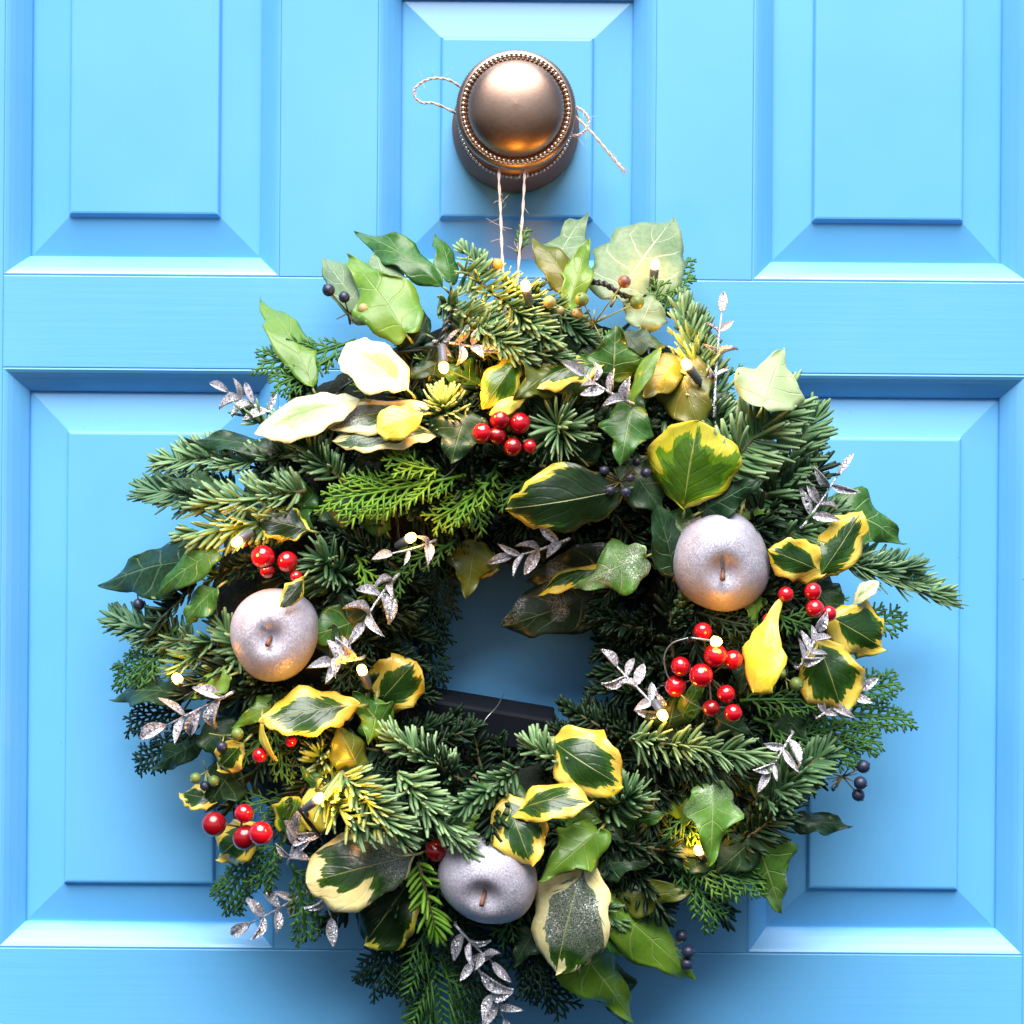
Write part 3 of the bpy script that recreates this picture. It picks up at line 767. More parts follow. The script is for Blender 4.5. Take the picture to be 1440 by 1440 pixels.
# ---- ivy leaves
IVY = [
 # kind, mat, bx,by, tx,ty, width, kw
 ('long','ivy',622,402,500,328,54,dict(n=(-.1,-1,.5),bend=.3,wave=.10,db=2,dt=12)),
 ('ovate','ivy',634,395,612,330,36,dict(n=(.5,-.8,.3),db=0,dt=8)),
 ('ivy3','ivyl',572,470,490,362,92,dict(n=(-.1,-1,.45),bend=.3,wave=.06,db=12,dt=22)),
 ('ovate','ivyp',520,448,456,364,50,dict(n=(-.4,-.8,.5),db=2,dt=8)),
 ('ovate','ivyp',548,415,528,358,60,dict(n=(0,-1,.6),db=6,dt=10)),
 ('ivy3','ivyd',600,470,530,440,70,dict(db=4,dt=8)),
 ('long','ivyl',440,545,366,421,62,dict(n=(.35,-.9,.3),bend=.5,wave=.05,db=8,dt=24,twist=.7)),
 ('ivy3','ivyp',778,378,826,300,66,dict(n=(-.2,-1,.4),bend=.3,wave=.10,db=6,dt=16)),
 ('ovate','ivyo',806,408,748,336,50,dict(n=(.3,-.9,.2),bend=.3,wave=.07,db=10,dt=18)),
 ('long','ivyl',798,436,826,338,46,dict(n=(.2,-1,.3),bend=.3,wave=.10,db=12,dt=18)),
 ('ovate','ivyp',866,418,946,308,128,dict(n=(-.1,-1,.25),bend=.15,wave=.03,db=4,dt=14,fold=.08)),
 ('ovate','ivyp',900,460,920,415,60,dict(n=(0,-1,.5),db=6,dt=10)),
 ('ivy3','ivy',862,535,865,456,84,dict(n=(.1,-1,.3),bend=.3,wave=.08,db=14,dt=22)),
 ('long','ivyd',868,475,936,488,44,dict(n=(.1,-1,.5),db=10,dt=16)),
 ('ovate','ivyd',800,500,855,480,70,dict(db=6,dt=8)),
 ('ovate','ivyd',780,480,830,455,60,dict(db=6,dt=10)),
 ('ivy','ivy',888,572,872,656,88,dict(n=(0,-1,.35),bend=.25,wave=.05,db=22,dt=28,fold=.22)),
 ('ivy','ivyd',655,582,634,652,104,dict(n=(0,-1,.3),bend=.3,wave=.06,db=16,dt=24)),
 ('ivy3','ivyo',775,520,722,562,54,dict(n=(.2,-1,.2),wave=.12,db=18,dt=26)),
 ('ovate','ivyo',948,500,985,606,84,dict(n=(-.2,-1,.2),bend=.3,db=8,dt=14)),
 ('ovate','ivyo',955,505,905,560,50,dict(n=(.1,-1,.4),bend=.2,db=12,dt=16)),
 ('ivy3','ivyw',1072,572,1101,492,98,dict(n=(.1,-1,.4),bend=.25,wave=.05,db=44,dt=42)),
 ('ivy','ivy',1108,600,1163,566,60,dict(n=(.2,-1,.4),db=0,dt=6)),
 ('ivy3','ivy',1166,708,1268,764,92,dict(n=(.1,-1,.35),bend=.35,wave=.07,db=2,dt=14)),
 ('ovate','ivyd',1158,692,1116,630,38,dict(n=(.3,-.9,.3),db=4,dt=10)),
 ('ivy3','ivyd',985,720,1080,666,56,dict(n=(.1,-1,.1),bend=.3,wave=.12,db=18,dt=24)),
 ('ivy3','ivyf',908,782,812,828,76,dict(n=(-.1,-1,.4),bend=.45,wave=.08,db=20,dt=26)),
 ('ovate','ivyd',948,806,922,706,54,dict(n=(.3,-1,.1),bend=.2,db=14,dt=20)),
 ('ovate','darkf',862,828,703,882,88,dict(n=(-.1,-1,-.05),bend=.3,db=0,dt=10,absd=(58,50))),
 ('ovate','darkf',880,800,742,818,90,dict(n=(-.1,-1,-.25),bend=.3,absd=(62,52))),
 ('ivy3','ivyo',668,762,655,842,72,dict(n=(.1,-1,.15),bend=.2,absd=(70,70))),
 ('long','ivyd',400,640,263,620,48,dict(n=(0,-.7,.7),bend=.3,wave=.12,db=10,dt=18)),
 ('long','ivyd',330,694,230,676,40,dict(n=(0,-.6,.8),bend=.3,wave=.12,db=12,dt=22)),
 ('ivy3','ivyd',272,788,139,824,96,dict(n=(-.1,-1,.5),bend=.3,wave=.05,db=4,dt=18,fold=.25)),
 ('ovate','ivy',305,776,222,834,42,dict(n=(.2,-.8,.5),bend=.3,db=14,dt=18)),
 ('long','ivy',306,826,260,878,48,dict(n=(-.3,-1,.3),bend=.5,wave=.10,db=8,dt=12)),
 ('long','ivyd',272,978,160,986,52,dict(n=(0,-.9,.5),bend=.35,wave=.12,db=8,dt=16)),
 ('ovate','ivyl',322,950,266,982,36,dict(n=(0,-.9,.6),db=14,dt=18)),
 ('ovate','ivyd',282,1042,215,1080,40,dict(n=(0,-.9,.3),wave=.10,db=2,dt=10)),
 ('ivy','ivyd',338,982,358,918,70,dict(n=(0,-1,.1),absd=(72,92))),
 ('ivy3','ivyd',300,1010,330,1090,70,dict(db=8,dt=12)),
 ('ivy3','ivyd',330,1080,290,1140,70,dict(db=6,dt=10)),
 ('ivy','ivyl',842,1168,760,1238,80,dict(n=(.1,-1,.3),bend=.3,wave=.08,db=14,dt=22)),
 ('ovate','ivyl',852,1268,975,1378,74,dict(n=(.25,-1,.25),bend=.3,wave=.05,db=4,dt=16,fold=.4)),
 ('ivy3','ivyl',800,1318,890,1435,98,dict(n=(.2,-1,.25),bend=.3,wave=.07,db=2,dt=18,fold=.3)),
 ('ovate','ivy',835,1290,872,1345,34,dict(n=(.6,-.8,0),db=4,dt=10)),
 ('ivy3','ivyd',850,1360,880,1440,60,dict(db=-4,dt=4)),
 ('ivy3','ivyo',862,1262,978,1252,62,dict(n=(0,-1,.1),wave=.08,db=0,dt=8)),
 ('ivy3','ivyf',1003,1102,998,1216,82,dict(n=(0,-1,.4),bend=.3,wave=.07,db=14,dt=24)),
 ('ivy','ivyf',1058,1165,1100,1286,96,dict(n=(-.1,-1,.35),bend=.3,wave=.06,db=6,dt=22)),
 ('ovate','ivyd',1062,1176,1008,1226,62,dict(n=(0,-1,.1),db=8,dt=12)),
 ('long','ivyd',1108,1158,1198,1162,40,dict(n=(0,-.8,.6),wave=.14,db=-4,dt=10)),
 ('ovate','ivyd',880,650,930,720,80,dict(db=6,dt=10)),
 ('ovate','ivyd',450,720,520,700,60,dict(db=4,dt=8)),
 ('ovate','ivyd',1100,1000,1130,1040,60,dict(db=6,dt=8)),
]
for (k, m, bx, by, tx, ty, w, kw) in IVY: leaf('ivy_leaf', k, m, bx, by, tx, ty, w, **kw)
# ---- variegated holly leaves
HOL = [
 ('holly','holp',506,562,358,610,84,dict(n=(0,-.7,.75),bend=.25,db=16,dt=26,wave=.03)),
 ('hollyr','holp',574,548,486,484,92,dict(n=(-.1,-.8,.65),bend=.3,db=22,dt=28,wave=.04)),
 ('holly','holf',605,572,460,602,66,dict(n=(0,-.8,.6),db=12,dt=16)),
 ('holly','holf',616,612,466,620,66,dict(n=(0,-.8,.55),db=14,dt=18)),
 ('hollyr','holy',594,583,529,604,52,dict(n=(0,-1,.4),db=24,dt=28)),
 ('holly','holg',733,498,678,576,50,dict(n=(.3,-1,.2),bend=.4,db=14,dt=20,fold=.4)),
 ('holly','hol',848,514,748,545,62,dict(n=(0,-.8,.6),bend=.5,db=14,dt=20)),
 ('holly','holy',738,560,688,584,24,dict(n=(0,-1,.2),db=18,dt=22)),
 ('holly','ivyl',882,575,930,488,26,dict(n=(-.5,-.8,.3),bend=.4,twist=.8,db=20,dt=26)),
 ('hollyr','holg',962,716,982,592,124,dict(n=(-.1,-1,.15),bend=.35,fold=.3,db=18,dt=26,wave=.03)),
 ('holly','hold',880,688,710,716,96,dict(n=(0,-1,-.15),bend=.3,db=16,dt=26,wave=.03)),
 ('holly','hol',856,800,757,838,36,dict(n=(0,-.7,.7),bend=.4,absd=(70,68))),
 ('holly','hol',1158,805,1080,772,66,dict(n=(-.1,-1,.1),bend=.3,db=16,dt=20)),
 ('holly','hol',1148,816,1212,718,62,dict(n=(.1,-1,.25),bend=.3,db=16,dt=26)),
 ('holly','hol',1158,862,1242,912,78,dict(n=(.2,-1,.2),bend=.4,fold=.3,db=10,dt=18)),
 ('hollyr','hol',1148,896,1184,1000,90,dict(n=(0,-1,.25),bend=.3,fold=.35,db=16,dt=24)),
 ('spoon','holy',1100,842,1060,974,70,dict(n=(-.35,-1,.25),bend=.5,twist=.9,fold=.4,wave=.03,db=18,dt=30)),
 ('holly','holp',1200,850,1236,818,24,dict(n=(0,-.8,.6),bend=.8,db=14,dt=20)),
 ('holly','hol',504,992,366,1016,74,dict(n=(0,-1,.45),bend=.35,db=14,dt=24)),
 ('holly','holy',368,1012,390,1070,20,dict(n=(-.6,-.7,0),bend=.5,db=18,dt=18)),
 ('hollyr','hol',520,1002,584,930,78,dict(n=(.1,-1,.25),bend=.3,db=8,dt=14,absd=(66,72))),
 ('holly','hol',342,1045,306,1082,46,dict(n=(0,-1,.2),db=12,dt=14)),
 ('holly','hol',306,1128,254,1116,40,dict(n=(0,-.8,.5),db=8,dt=12)),
 ('holly','hol',362,1160,306,1208,60,dict(n=(0,-1,.3),db=6,dt=10)),
 ('hollyr','holf',584,1202,430,1242,108,dict(n=(0,-1,.45),bend=.25,db=14,dt=26,wave=.03)),
 ('hollyr','hold',582,1232,514,1326,88,dict(n=(0,-1,.25),bend=.3,db=4,dt=14,under='undery')),
 ('hollyr','hol',772,1038,876,1106,88,dict(n=(.1,-1,-.1),bend=.6,db=18,dt=22)),
 ('holly','hol',722,1146,832,1128,62,dict(n=(0,-.8,.65),bend=.5,db=22,dt=32)),
 ('holly','hol',712,1118,748,1218,82,dict(n=(-.1,-1,.35),bend=.3,db=20,dt=30)),
 ('holly','holf',826,1204,782,1370,120,dict(n=(0,-1,.35),bend=.25,db=10,dt=26,wave=.03)),
 ('hollyr','holy',466,1100,438,1168,62,dict(n=(-.2,-1,.2),db=10,dt=14)),
 ('holly','hold',436,746,362,728,54,dict(n=(0,-1,.2),db=14,dt=18,under='undery')),
 ('ovate','ivyo',505,1085,474,1022,56,dict(n=(.4,-1,.1),fold=.5,db=12,dt=14)),
 ('holly','hold',428,812,394,854,26,dict(n=(.4,-.9,.2),db=22,dt=30)),
 ('holly','holy',492,925,480,848,22,dict(n=(.5,-.9,0),absd=(60,66))),
 ('holly','hol',640,780,700,800,50,dict(absd=(60,55))),
 ('holly','holg',400,1180,420,1120,60,dict(db=6,dt=8)),
]
for (k, m, bx, by, tx, ty, w, kw) in HOL:
    leaf('ivy_leaf' if m.startswith('ivy') else 'holly_leaf', k, m, bx, by, tx, ty, w, **kw)

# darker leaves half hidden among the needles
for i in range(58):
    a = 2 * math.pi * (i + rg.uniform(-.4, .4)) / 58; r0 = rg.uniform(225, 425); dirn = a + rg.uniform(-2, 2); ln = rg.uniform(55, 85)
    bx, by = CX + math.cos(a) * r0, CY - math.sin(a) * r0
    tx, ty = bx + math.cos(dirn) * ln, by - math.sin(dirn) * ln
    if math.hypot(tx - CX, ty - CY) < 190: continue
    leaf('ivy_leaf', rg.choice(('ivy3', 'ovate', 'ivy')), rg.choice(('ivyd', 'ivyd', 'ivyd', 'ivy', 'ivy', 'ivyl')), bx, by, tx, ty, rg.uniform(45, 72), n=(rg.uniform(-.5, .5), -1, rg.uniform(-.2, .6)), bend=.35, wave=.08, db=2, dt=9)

# ---- ivy berries (natural, growing on the ivy)
def berries_ivy(cx, cy, lst, dz=14, extra=0):
    d = surf(cx, cy) + dz; C = P(cx, cy, d)
    s = MB()
    s.tube([C + V(random.uniform(-.004, .004), .016, -.004), C], [.0007, .0009], 5)
    bs = []
    for (px, py, r, m, dd) in lst:
        q = P(px, py, d + dd); bs.append((q, M(r, d), m)); s.tube([C, C.lerp(q, .5) + V(0, -.001, 0), q], [.00045, .0004, .0005], 5)
    for i in range(extra):
        a = random.uniform(0, 6.28); s.tube([C, C + V(math.cos(a), -.5, math.sin(a)) * random.uniform(.005, .009)], [.0004, .0003], 4)
    st = s.build('ivy_berry_cluster', MAT['stemg'] if lst[0][3] != 'bblue' else MAT['twig'], wreath)
    for (q, r, m) in bs:
        b = MB(); ax = (q - C).normalized(); b.sphere(q, r, 14, 10, axis=ax)
        b.tube([q + ax * r * .93, q + ax * r * 1.12], [r * .28, r * .12], 6)
        b.build('berry', MAT[m], st)
berries_ivy(490, 440, [(462, 408, 9, 'bblue', 6), (484, 418, 8, 'bblue', 2), (511, 435, 8.5, 'btan', 8), (526, 456, 8, 'btan', 8)], 6, 6)
berries_ivy(835, 455, [(878, 396, 9, 'bred', 20), (896, 425, 10, 'bgreen', 12), (818, 421, 10, 'bgreen', 14), (773, 425, 9, 'btan', 12), (787, 437, 7, 'btan', 8), (812, 441, 8, 'btan', 10)], 12, 4)
berries_ivy(712, 395, [(699, 371, 8, 'btan', 4)], 10, 0)
berries_ivy(1185, 1092, [(1214, 1078, 9.5, 'bblue', 4), (1210, 1101, 9.5, 'bblue', 6), (1207, 1118, 9, 'bblue', 2), (1172, 1110, 3, 'bblue', 0)], 14, 9)
berries_ivy(940, 1335, [(959, 1316, 9, 'bblue', 2), (968, 1338, 9.5, 'bblue', 4), (966, 1355, 9, 'bblue', 2)], 2, 3)
berries_ivy(193, 822, [(195, 850, 8.5, 'bblue', 4)], 4, 0)
berries_ivy(872, 678, [(880, 692, 8, 'bblue', 5), (908, 665, 7, 'bblue', 4), (850, 662, 7, 'bblue', 2), (895, 650, 6, 'bblue', 0), (858, 690, 7, 'bblue', 4), (886, 672, 6, 'bblue', 6)], 16, 8)
berries_ivy(1105, 955, [(1120, 962, 10, 'bgreen', 6), (1100, 948, 6, 'bgreen', 2)], 12, 2)
berries_ivy(1140, 1085, [(1128, 1081, 7, 'bgreen', 6), (1155, 1065, 7, 'btan', 4), (1120, 1100, 8, 'bblue', 2), (1112, 1075, 8, 'bblue', 3), (1140, 1110, 7, 'bblue', 2)], 8, 4)
berries_ivy(315, 1035, [(334, 1032, 9, 'bgreen', 4), (312, 1050, 8, 'bblue', 2)], 12, 2)
berries_ivy(290, 1085, [(275, 1094, 8, 'bgreen', 4), (301, 1098, 8, 'bgreen', 4), (288, 1105, 7, 'bblue', 2)], 8, 3)

# ------------------------------------------------------------------ decorations held by the wreath
def apple(cx, cy, r, tilt, label, d):
    C = P(cx, cy, d); rr = M(r, d); ax = V(*tilt).normalized()
    o = empty('silver_apple', C, label, 'apple', 'silver apples')
    b = MB(); a = ax.orthogonal().normalized(); c = ax.cross(a); N, K = 48, 32
    for i in range(K + 1):
        ph = math.pi * i / K
        s_, c_ = math.sin(ph), math.cos(ph)
        for j in range(N):
            th = 2 * math.pi * j / N
            q = 1 + .025 * math.cos(3 * th + cx) * s_ + .02 * math.cos(2 * th + 1.3)
            rad = rr * q * (1 + .045 * math.cos(2 * th + cx * .37)) * (s_ ** .92) * (1.03 - .05 * (1 - c_) / 2)
            h = rr * (.92 * c_ - .30 * math.exp(-(ph / .24) ** 2) * 1.0 + .2 * math.exp(-((math.pi - ph) / .3) ** 2))
            p = C + ax * h + (a * math.cos(th) + c * math.sin(th)) * rad
            p += (p - C).normalized() * noise.noise(p * 60 + V(cx, 0, 0)) * rr * .03
            b.v.append(p)
    for i in range(K):
        for j in range(N):
            b.f.append((i * N + j, (i + 1) * N + j, (i + 1) * N + (j + 1) % N, i * N + (j + 1) % N)); b.m.append(0)
    b.build('fruit', MAT['apple'], o)
    s = MB(); p0 = C + ax * rr * .56
    s.tube([p0, p0 + ax * rr * .20 + V(-.0005, 0, -.001), p0 + ax * rr * .36 + V(-.001, 0, -.0035)], [.0012, .0010, .0014], 7)
    s.build('stalk', MAT['stalk'], o)
apple(387, 892, 64, (.0, -1, -.02), 'silver apple at the left, above the leaf with the yellow rim', 92)
apple(1013, 789, 70, (-.02, -1, -.22), 'largest silver apple, at the upper right above the red berries', 92)
apple(687, 1233, 67, (-.1, -1, -.30), 'silver apple at the bottom of the wreath', 97)

def redberries(label, lst, dz=14, root=None):
    cx = sum(q[0] for q in lst) / len(lst); cy = sum(q[1] for q in lst) / len(lst)
    rt = root or (cx, cy); C = P(rt[0], rt[1], surf(*rt) + dz - 18)
    o = empty('red_berry_pick', C, label, 'berries', 'red berry picks')
    s = MB()
    for k in lst:
        px, py, r = k[:3]; dd = k[3] if len(k) > 3 else 0
        d = surf(px, py) + dz + dd; q = P(px, py, d); rr = M(r, d)
        b = MB(); ax = V(random.uniform(-.8, .8), -.6, random.uniform(-1.2, -.1)).normalized(); b.sphere(q, rr * random.uniform(.94, 1.04), 22, 14, axis=ax, sq=random.uniform(.92, 1.03))
        sp = q + ax * rr * .93
        if random.random() < .3: b.tube([sp - ax * rr * .05, sp + ax * rr * .07], [rr * .11, rr * .06], 6, mi=1)
        b.build('berry', [MAT[random.choice(('red', 'red', 'redd'))], MAT['tip']], o)
        s.tube([C, C.lerp(q, .6) + V(0, -.002, .001), q], [.0006, .0005, .0005], 5)
    s.build('wire_stem', MAT['twig'], o)
redberries('red berry pick high on the wreath, beside the dark ivy leaf under the holly', [(731,595,15),(703,591,14,2),(678,609,14,4),(699,613,13,2),(721,629,13,4),(745,628,10,2)], 18)
redberries('red berry pick directly above the left silver apple', [(370,783,18,4),(404,790,16,0),(376,803,11,2),(417,811,9,2),(344,761,9,0)], 14)
redberries('red berry pick at the far right between two dark holly leaves', [(1105,836,12),(1143,832,12.5,6),(1146,856,13,8),(1165,863,12,6),(1081,871,9)], 18)
redberries('largest red berry pick, right of the opening beside the plain yellow leaf', [(988,888,13,0),(1006,922,17,8),(957,937,13.5,2),(986,950,17.5,10),(1031,928,14,2),(950,965,15,-2),(1021,976,12.5,4),(1000,996,12.5,4),(1031,1003,13,6)], 18)
redberries('red berry pick with four berries at the lower left edge', [(301,1159,18,6),(343,1144,13.5,4),(345,1178,18,6),(367,1172,17,12)], 22)
redberries('pair of small red berries left of the yellow rimmed leaf', [(365,1062,10),(409,1042,9)], 16)
redberries('dark red berry tucked beside the bottom silver apple', [(613,1197,15,0)], 14)
redberries('tiny red berry glimpsed between the holly leaves at bottom centre', [(815,1122,8,4)], 18)

silver_leaf_meshes = []
for k in range(4):
    b = MB(); NS = 9; rows = []
    for i in range(NS):
        y = i / (NS - 1); w = .5 * math.sin(math.pi * y ** .8) ** .85 * .38
        z = .10 * math.sin(math.pi * y) * (.6 + .3 * k)
        b.v += [V(-w, y, z + .10 * w / .2), V(-w * .5, y, z + .02), V(0, y, z - .03), V(w * .5, y, z + .02), V(w, y, z + .10 * w / .2)]
    n = len(b.v); b.v += [v + V(0, 0, -.05) for v in b.v]
    for i in range(NS - 1):
        for j in range(4):
            q = (i * 5 + j, i * 5 + j + 1, i * 5 + j + 6, i * 5 + j + 5); b.f.append(q); b.f.append(tuple(x + n for x in reversed(q)))
        b.f.append((i * 5 + 5, i * 5, i * 5 + n, i * 5 + 5 + n)); b.f.append((i * 5 + 4, i * 5 + 9, i * 5 + 9 + n, i * 5 + 4 + n))
    me = bpy.data.meshes.new('leaf'); me.from_pydata([tuple(v * .014) for v in b.v], [], b.f); me.materials.append(MAT['silver']); silver_leaf_meshes.append(me)
def spray(label, bx, by, tx, ty, size=36, pairs=3, dz=18, dt=4, spread=52, group='silver leaf sprays'):
    size *= .88
    A, Z = P(bx, by, surf(bx, by) + dz), P(tx, ty, surf(tx, ty) + dz + dt)
    o = empty('silver_leaf_spray', A, label, 'leaf spray', group)
    mid = A.lerp(Z, .5) + V(random.uniform(-.003, .003), -.003, random.uniform(-.003, .003)); ax = bez(A, mid, Z, 10)
    s = MB(); s.tube([A + V(0, .014, 0)] + ax, [.0009] + [.0009 - .0004 * i / 9 for i in range(10)], 6); s.build('stem', MAT['silver'], o)
    T0 = (Z - A).normalized(); nrm = V(0, -1, .25); S = T0.cross(nrm).normalized()
    def put(p, d, ln, nn):
        y = d.normalized(); z = (nn - y * nn.dot(y)).normalized(); x = y.cross(z)
        l = bpy.data.objects.new('leaf', random.choice(silver_leaf_meshes)); col.objects.link(l)
        l.parent = o; k = M(ln) / .014
        mw = Matrix.Translation(p) @ Matrix((x, y, z)).transposed().to_4x4() @ Matrix.Diagonal((k * random.uniform(.62, 1.2), k, k * random.uniform(.5, 2.2), 1))
        l.matrix_parent_inverse = Matrix.Translation(-WLOC[o.name]); l.matrix_basis = mw
    for i in range(pairs):
        f = (i + .6) / (pairs + .4); x = f * 9; k = min(int(x), 8); p = ax[k].lerp(ax[k + 1], x - k)
        for sg in (-1, 1):
            if random.random() < .08: continue
            a = R(spread + random.uniform(-26, 26)); d = T0 * math.cos(a) + S * (sg * math.sin(a)) + V(0, -random.uniform(-.3, .9), 0)
            put(p + T0 * random.uniform(-.002, .002), d, size * random.uniform(.7, 1.15), V(random.uniform(-1, 1), -1, random.uniform(-.5, 1)))
    put(Z, T0 + V(0, -.2, 0), size, V(random.uniform(-.4, .4), -1, .3))
spray('silver glitter leaf spray at the left beside the large pale holly leaf', 385,582,322,552,38,3,8)
spray('silver glitter leaf spray behind the glowing lamp at the upper left', 610,480,672,490,40,3,12,4,60)
spray('silver glitter leaf spray hanging over the ivy leaf at the top right', 890,568,822,528,42,3,24)
spray('upright silver glitter leaf spray standing against the door at the upper right edge', 1005,585,1015,440,36,4,14,4,48)
spray('silver glitter leaf spray crossing the green ivy leaf at the right edge', 1128,742,1178,668,44,3,14)
spray('silver glitter leaf spray at the top edge of the opening', 800,758,722,782,44,3,10)
spray('silver glitter leaf spray at the upper left corner of the opening', 560,808,512,876,46,3,14)
spray('silver glitter leaf spray beside the lamp above the opening', 612,760,552,778,38,2,14)
spray('silver glitter leaf spray left of the opening by a small lamp', 510,925,468,932,44,3,16,4,65)
spray('silver glitter leaf spray beneath the left silver apple at the left edge', 325,975,235,1020,52,3,16)
spray('silver glitter leaf spray lit gold by a lamp right of the opening', 935,1010,868,938,38,4,8)
spray('silver glitter leaf spray between the yellow leaf and the far right holly leaf', 1122,940,1148,888,36,3,22)
spray('silver glitter leaf spray under the far right holly leaf', 1150,1010,1205,972,40,3,16)
spray('silver glitter leaf spray over dark berries at the lower right', 1115,1030,1082,1085,40,3,14)
spray('silver glitter leaf spray hanging clear at the lower left corner', 430,1255,352,1298,42,3,6,10)
spray('single dull silver leaf spray under the frosted holly leaf', 462,1250,466,1290,46,1,4,6)
spray('silver glitter leaf spray hanging at the bottom edge below the apple', 655,1335,708,1432,50,4,6,10)
spray('silver glitter leaf spray just below the bottom silver apple', 640,1300,692,1352,44,3,6,4)
spray('silver glitter leaf spray left of the brightest lower lamp', 405,1215,420,1160,44,3,10,4)

# ------------------------------------------------------------------ fairy lights
fl = empty('fairy_lights', P(690, 1030, 20), 'string of warm white fairy lights with a dark battery box woven through the wreath', 'string lights')
BULBS = [ # x, y, dz over the foliage, power, holder direction (pixels)
 (739,402,34,2.0,(6,26)), (624,517,32,2.6,(-3,-40)), (965,512,24,1.6,(22,30)), (921,372,20,.45,(-4,44)), (333,762,34,1.7,(20,-14)),
 (578,756,18,.18,(-20,12)), (249,954,20,.6,(14,18)), (509,942,18,.16,(10,24)), (449,1122,40,3.0,(-20,16)), (1007,902,32,.45,(-40,-6)),
 (932,1006,22,.32,(-12,-20)), (983,1195,10,.8,(10,16)), (1012,848,12,.4,(10,6))]
ends = []
for (px, py, dz, pw, hd) in BULBS:
    d = surf(px, py) + dz; C = P(px, py, d); H = P(px + hd[0], py + hd[1], d - 5); dr = (H - C).normalized(); ln = min((H - C).length, .012)
    b = MB(); b.tube([C - dr * .0030, C - dr * .0022, C - dr * .0006, C + dr * .0016, C + dr * .0024], [.0006, .0018, .0025, .0025, .0017], 12)
    lamp = b.build('lamp', MAT['bulb'], fl)
    b = MB(); b.tube([C + dr * .0020, C + dr * .0026, C + dr * .0035, C + dr * ln, C + dr * (ln + .001)], [.0012, .0024, .0024, .0020, .0008] if px != 1007 else [.0008, .0009, .0006, .0004, .0004], 10)
    b.build('lamp_holder', MAT['holder' if px != 1007 else 'wires'], fl)
    ends.append((px + hd[0], py + hd[1], d - 5, C + dr * ln))
    ld = bpy.data.lights.new('lamp_glow', 'POINT'); ld.energy = .036 * pw; ld.color = (1.0, .38, .03); ld.shadow_soft_size = .004
    lo = bpy.data.objects.new('lamp_glow', ld); col.objects.link(lo); lo.parent = lamp; lo.matrix_parent_inverse = Matrix.Translation(-WLOC[lamp.name]); lo.location = C - dr * .005 + V(0, -.001, 0)
def wire(pts, rad=.0007, twisted=True, mat='wire'):
    q = crom(pts, 10); b = MB()
    if not twisted: b.tube(q, rad, 6)
    else:
        for s in (0, math.pi):
            w = []
            for i, p in enumerate(q):
                t = (q[min(i + 1, len(q) - 1)] - q[max(i - 1, 0)]).normalized(); a = t.orthogonal().normalized(); c = t.cross(a)
                w.append(p + (a * math.cos(i * .8 + s) + c * math.sin(i * .8 + s)) * rad * .95)
            b.tube(w, rad, 6)
    b.build('wire', MAT[mat], fl)
order = [0, 3, 2, 12, 9, 10, 11, 8, 7, 5, 1, 4, 6]
for a_, b_ in zip(order, order[1:]):
    A, B = ends[a_], ends[b_]
    ang0 = math.atan2(A[1] - CY, A[0] - CX); ang1 = math.atan2(B[1] - CY, B[0] - CX); dA = ang1 - ang0
    while dA > math.pi: dA -= 2 * math.pi
    while dA < -math.pi: dA += 2 * math.pi
    pts = [A[3], P(A[0] + 3, A[1] + 8, A[2] - 14)]
    for k in range(1, 5):
        g = ang0 + dA * k / 5; ra = math.hypot(A[0] - CX, A[1] - CY); rb = math.hypot(B[0] - CX, B[1] - CY); r = ra + (rb - ra) * k / 5 + random.uniform(-20, 20)
        r = max(190, min(430, r)); x, y = CX + math.cos(g) * r, CY + math.sin(g) * r; pts.append(P(x, y, surf(x, y) - 4 + random.uniform(-4, 8)))
    pts += [P(B[0] - 3, B[1] + 8, B[2] - 14), B[3]]
    wire(pts, .00062)
wire([P(832,396,74), P(852,400,80), P(874,414,80), P(894,420,72), P(917,420,70), P(945,446,62)], .0009)
wire([P(985,536,78), P(998,556,84), P(1001,580,82), P(998,606,70)], .0010)
wire([P(622,508,98), P(619,485,104), P(628,455,100), P(640,430,88)], .0009)
wire([P(968,897,106), P(945,905,104), P(934,925,102), P(941,955,100), P(965,983,100), P(1000,1003,96), P(1020,1012,80)], .0004, False, 'wires')
wire([P(668,1034,58), P(684,1010,60), P(700,992,52), P(708,975,30)], .0003, False, 'wires')
wire([P(652,640,96), P(630,668,98), P(600,680,96), P(565,690,86)], .0007, False)
wire([P(580,985,50), P(572,1000,56), P(580,1022,60), P(584,1035,50)], .0006, False, 'wire')
# battery box wedged across the bottom of the opening
b = MB(); b.box((-.042, -.011, -.0100), (.036, .011, .0100))
bo = b.build('battery_box', MAT['navy'], fl, smooth=False, bevel=.0015, origin=V(0, 0, 0))
bc = P(684, 1012, 34); bo.location = bc; WLOC[bo.name] = bc; bo.rotation_euler = (R(14), R(9), 0)
b = MB(); b.box((.0295, -.0116, -.0092), (.0299, -.0105, .0092))
lid = b.build('lid_seam', MAT['navy'], bo, smooth=False, origin=V(0, 0, 0)); lid.matrix_parent_inverse = Matrix.Identity(4)

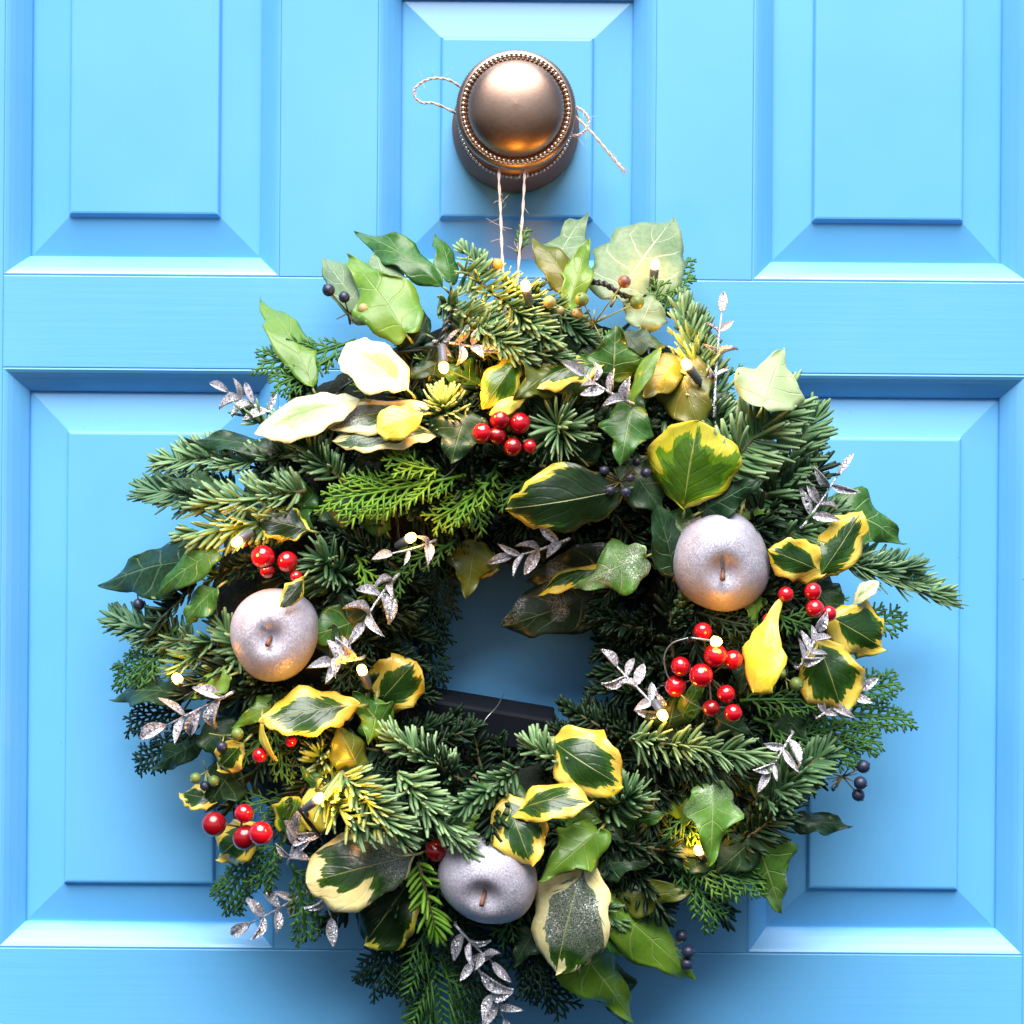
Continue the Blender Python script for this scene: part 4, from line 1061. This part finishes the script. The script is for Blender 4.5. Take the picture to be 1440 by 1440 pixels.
# ------------------------------------------------------------------ twine that hangs the wreath on the knob
tw = empty('twine', P(720, 300, 20), 'pale jute twine looped round the brass knob to hang the wreath', 'twine')
def cord(name, pts, rad=.00047, per=12, fray=0, fibres=14):
    q = crom(pts, per); b = MB()
    for s in (0, math.pi):
        w = []
        for i, p in enumerate(q):
            t = (q[min(i + 1, len(q) - 1)] - q[max(i - 1, 0)]).normalized(); a = t.orthogonal().normalized(); c = t.cross(a)
            e = 1 + fray * max(0, (i / len(q) - .75) * 8)
            w.append(p + (a * math.cos(i * .75 + s) + c * math.sin(i * .75 + s)) * rad * .8 * e)
        b.tube(w, rad, 6)
    for i in range(fibres):
        p = random.choice(q); d = V(random.uniform(-1, 1), random.uniform(-1, .2), random.uniform(-1, 1)).normalized()
        l = random.uniform(.003, .009); e = p + d * l; m = p.lerp(e, .5) + V(random.uniform(-1, 1), 0, random.uniform(-1, 1)) * .0015
        b.tube(bez(p, m, e, 5), [.00012, .0001, .0001, .00009, .00007], 4)
    if fray:
        p = q[-1]; t = (q[-1] - q[-3]).normalized()
        for i in range(9):
            d = (t + V(random.uniform(-.4, .4), random.uniform(-.3, .3), random.uniform(-.4, .4))).normalized()
            b.tube([q[-3], p + d * random.uniform(.003, .006)], [.0003, .00012], 4)
    return b.build(name, MAT['twine'], tw)
def kn(ang, r=.0222, h=.033): return KC + AX * h + V(math.cos(R(ang)), 0, math.sin(R(ang))) * r
for k, h in enumerate((.0315, .0335)):
    cord('neck_turn', [kn(a, .0222, h) for a in range(0, 361, 20)], per=4, fibres=4)
cord('hanging_strand', [kn(255, .0215, .034), P(702,240,42), P(704,300,48), P(707,378,56), P(712,470,50)], fibres=18)
cord('hanging_strand', [kn(285, .0215, .034), P(738,240,42), P(735,300,48), P(729,375,56), P(722,470,50)], fibres=18)
cord('bow_loop', [kn(165), P(640,117,38), P(612,110,40), P(590,118,40), P(582,131,40), P(592,144,40), P(615,147,39), kn(190)], fibres=10)
cord('bow_loop', [kn(20), P(808,150,40), P(822,158,42), P(828,172,42), P(820,186,42), P(804,190,40), kn(-10)], fibres=6)
cord('loose_end', [kn(10), P(806,162,40), P(828,182,42), P(852,210,42), P(872,234,42)], fray=.5, fibres=8)

for m in bpy.data.materials: m.use_fake_user = False
sc.cycles.max_bounces = 5; sc.cycles.diffuse_bounces = 3; sc.cycles.glossy_bounces = 3; sc.cycles.transmission_bounces = 3; sc.cycles.transparent_max_bounces = 4
sc.cycles.caustics_reflective = False; sc.cycles.caustics_refractive = False
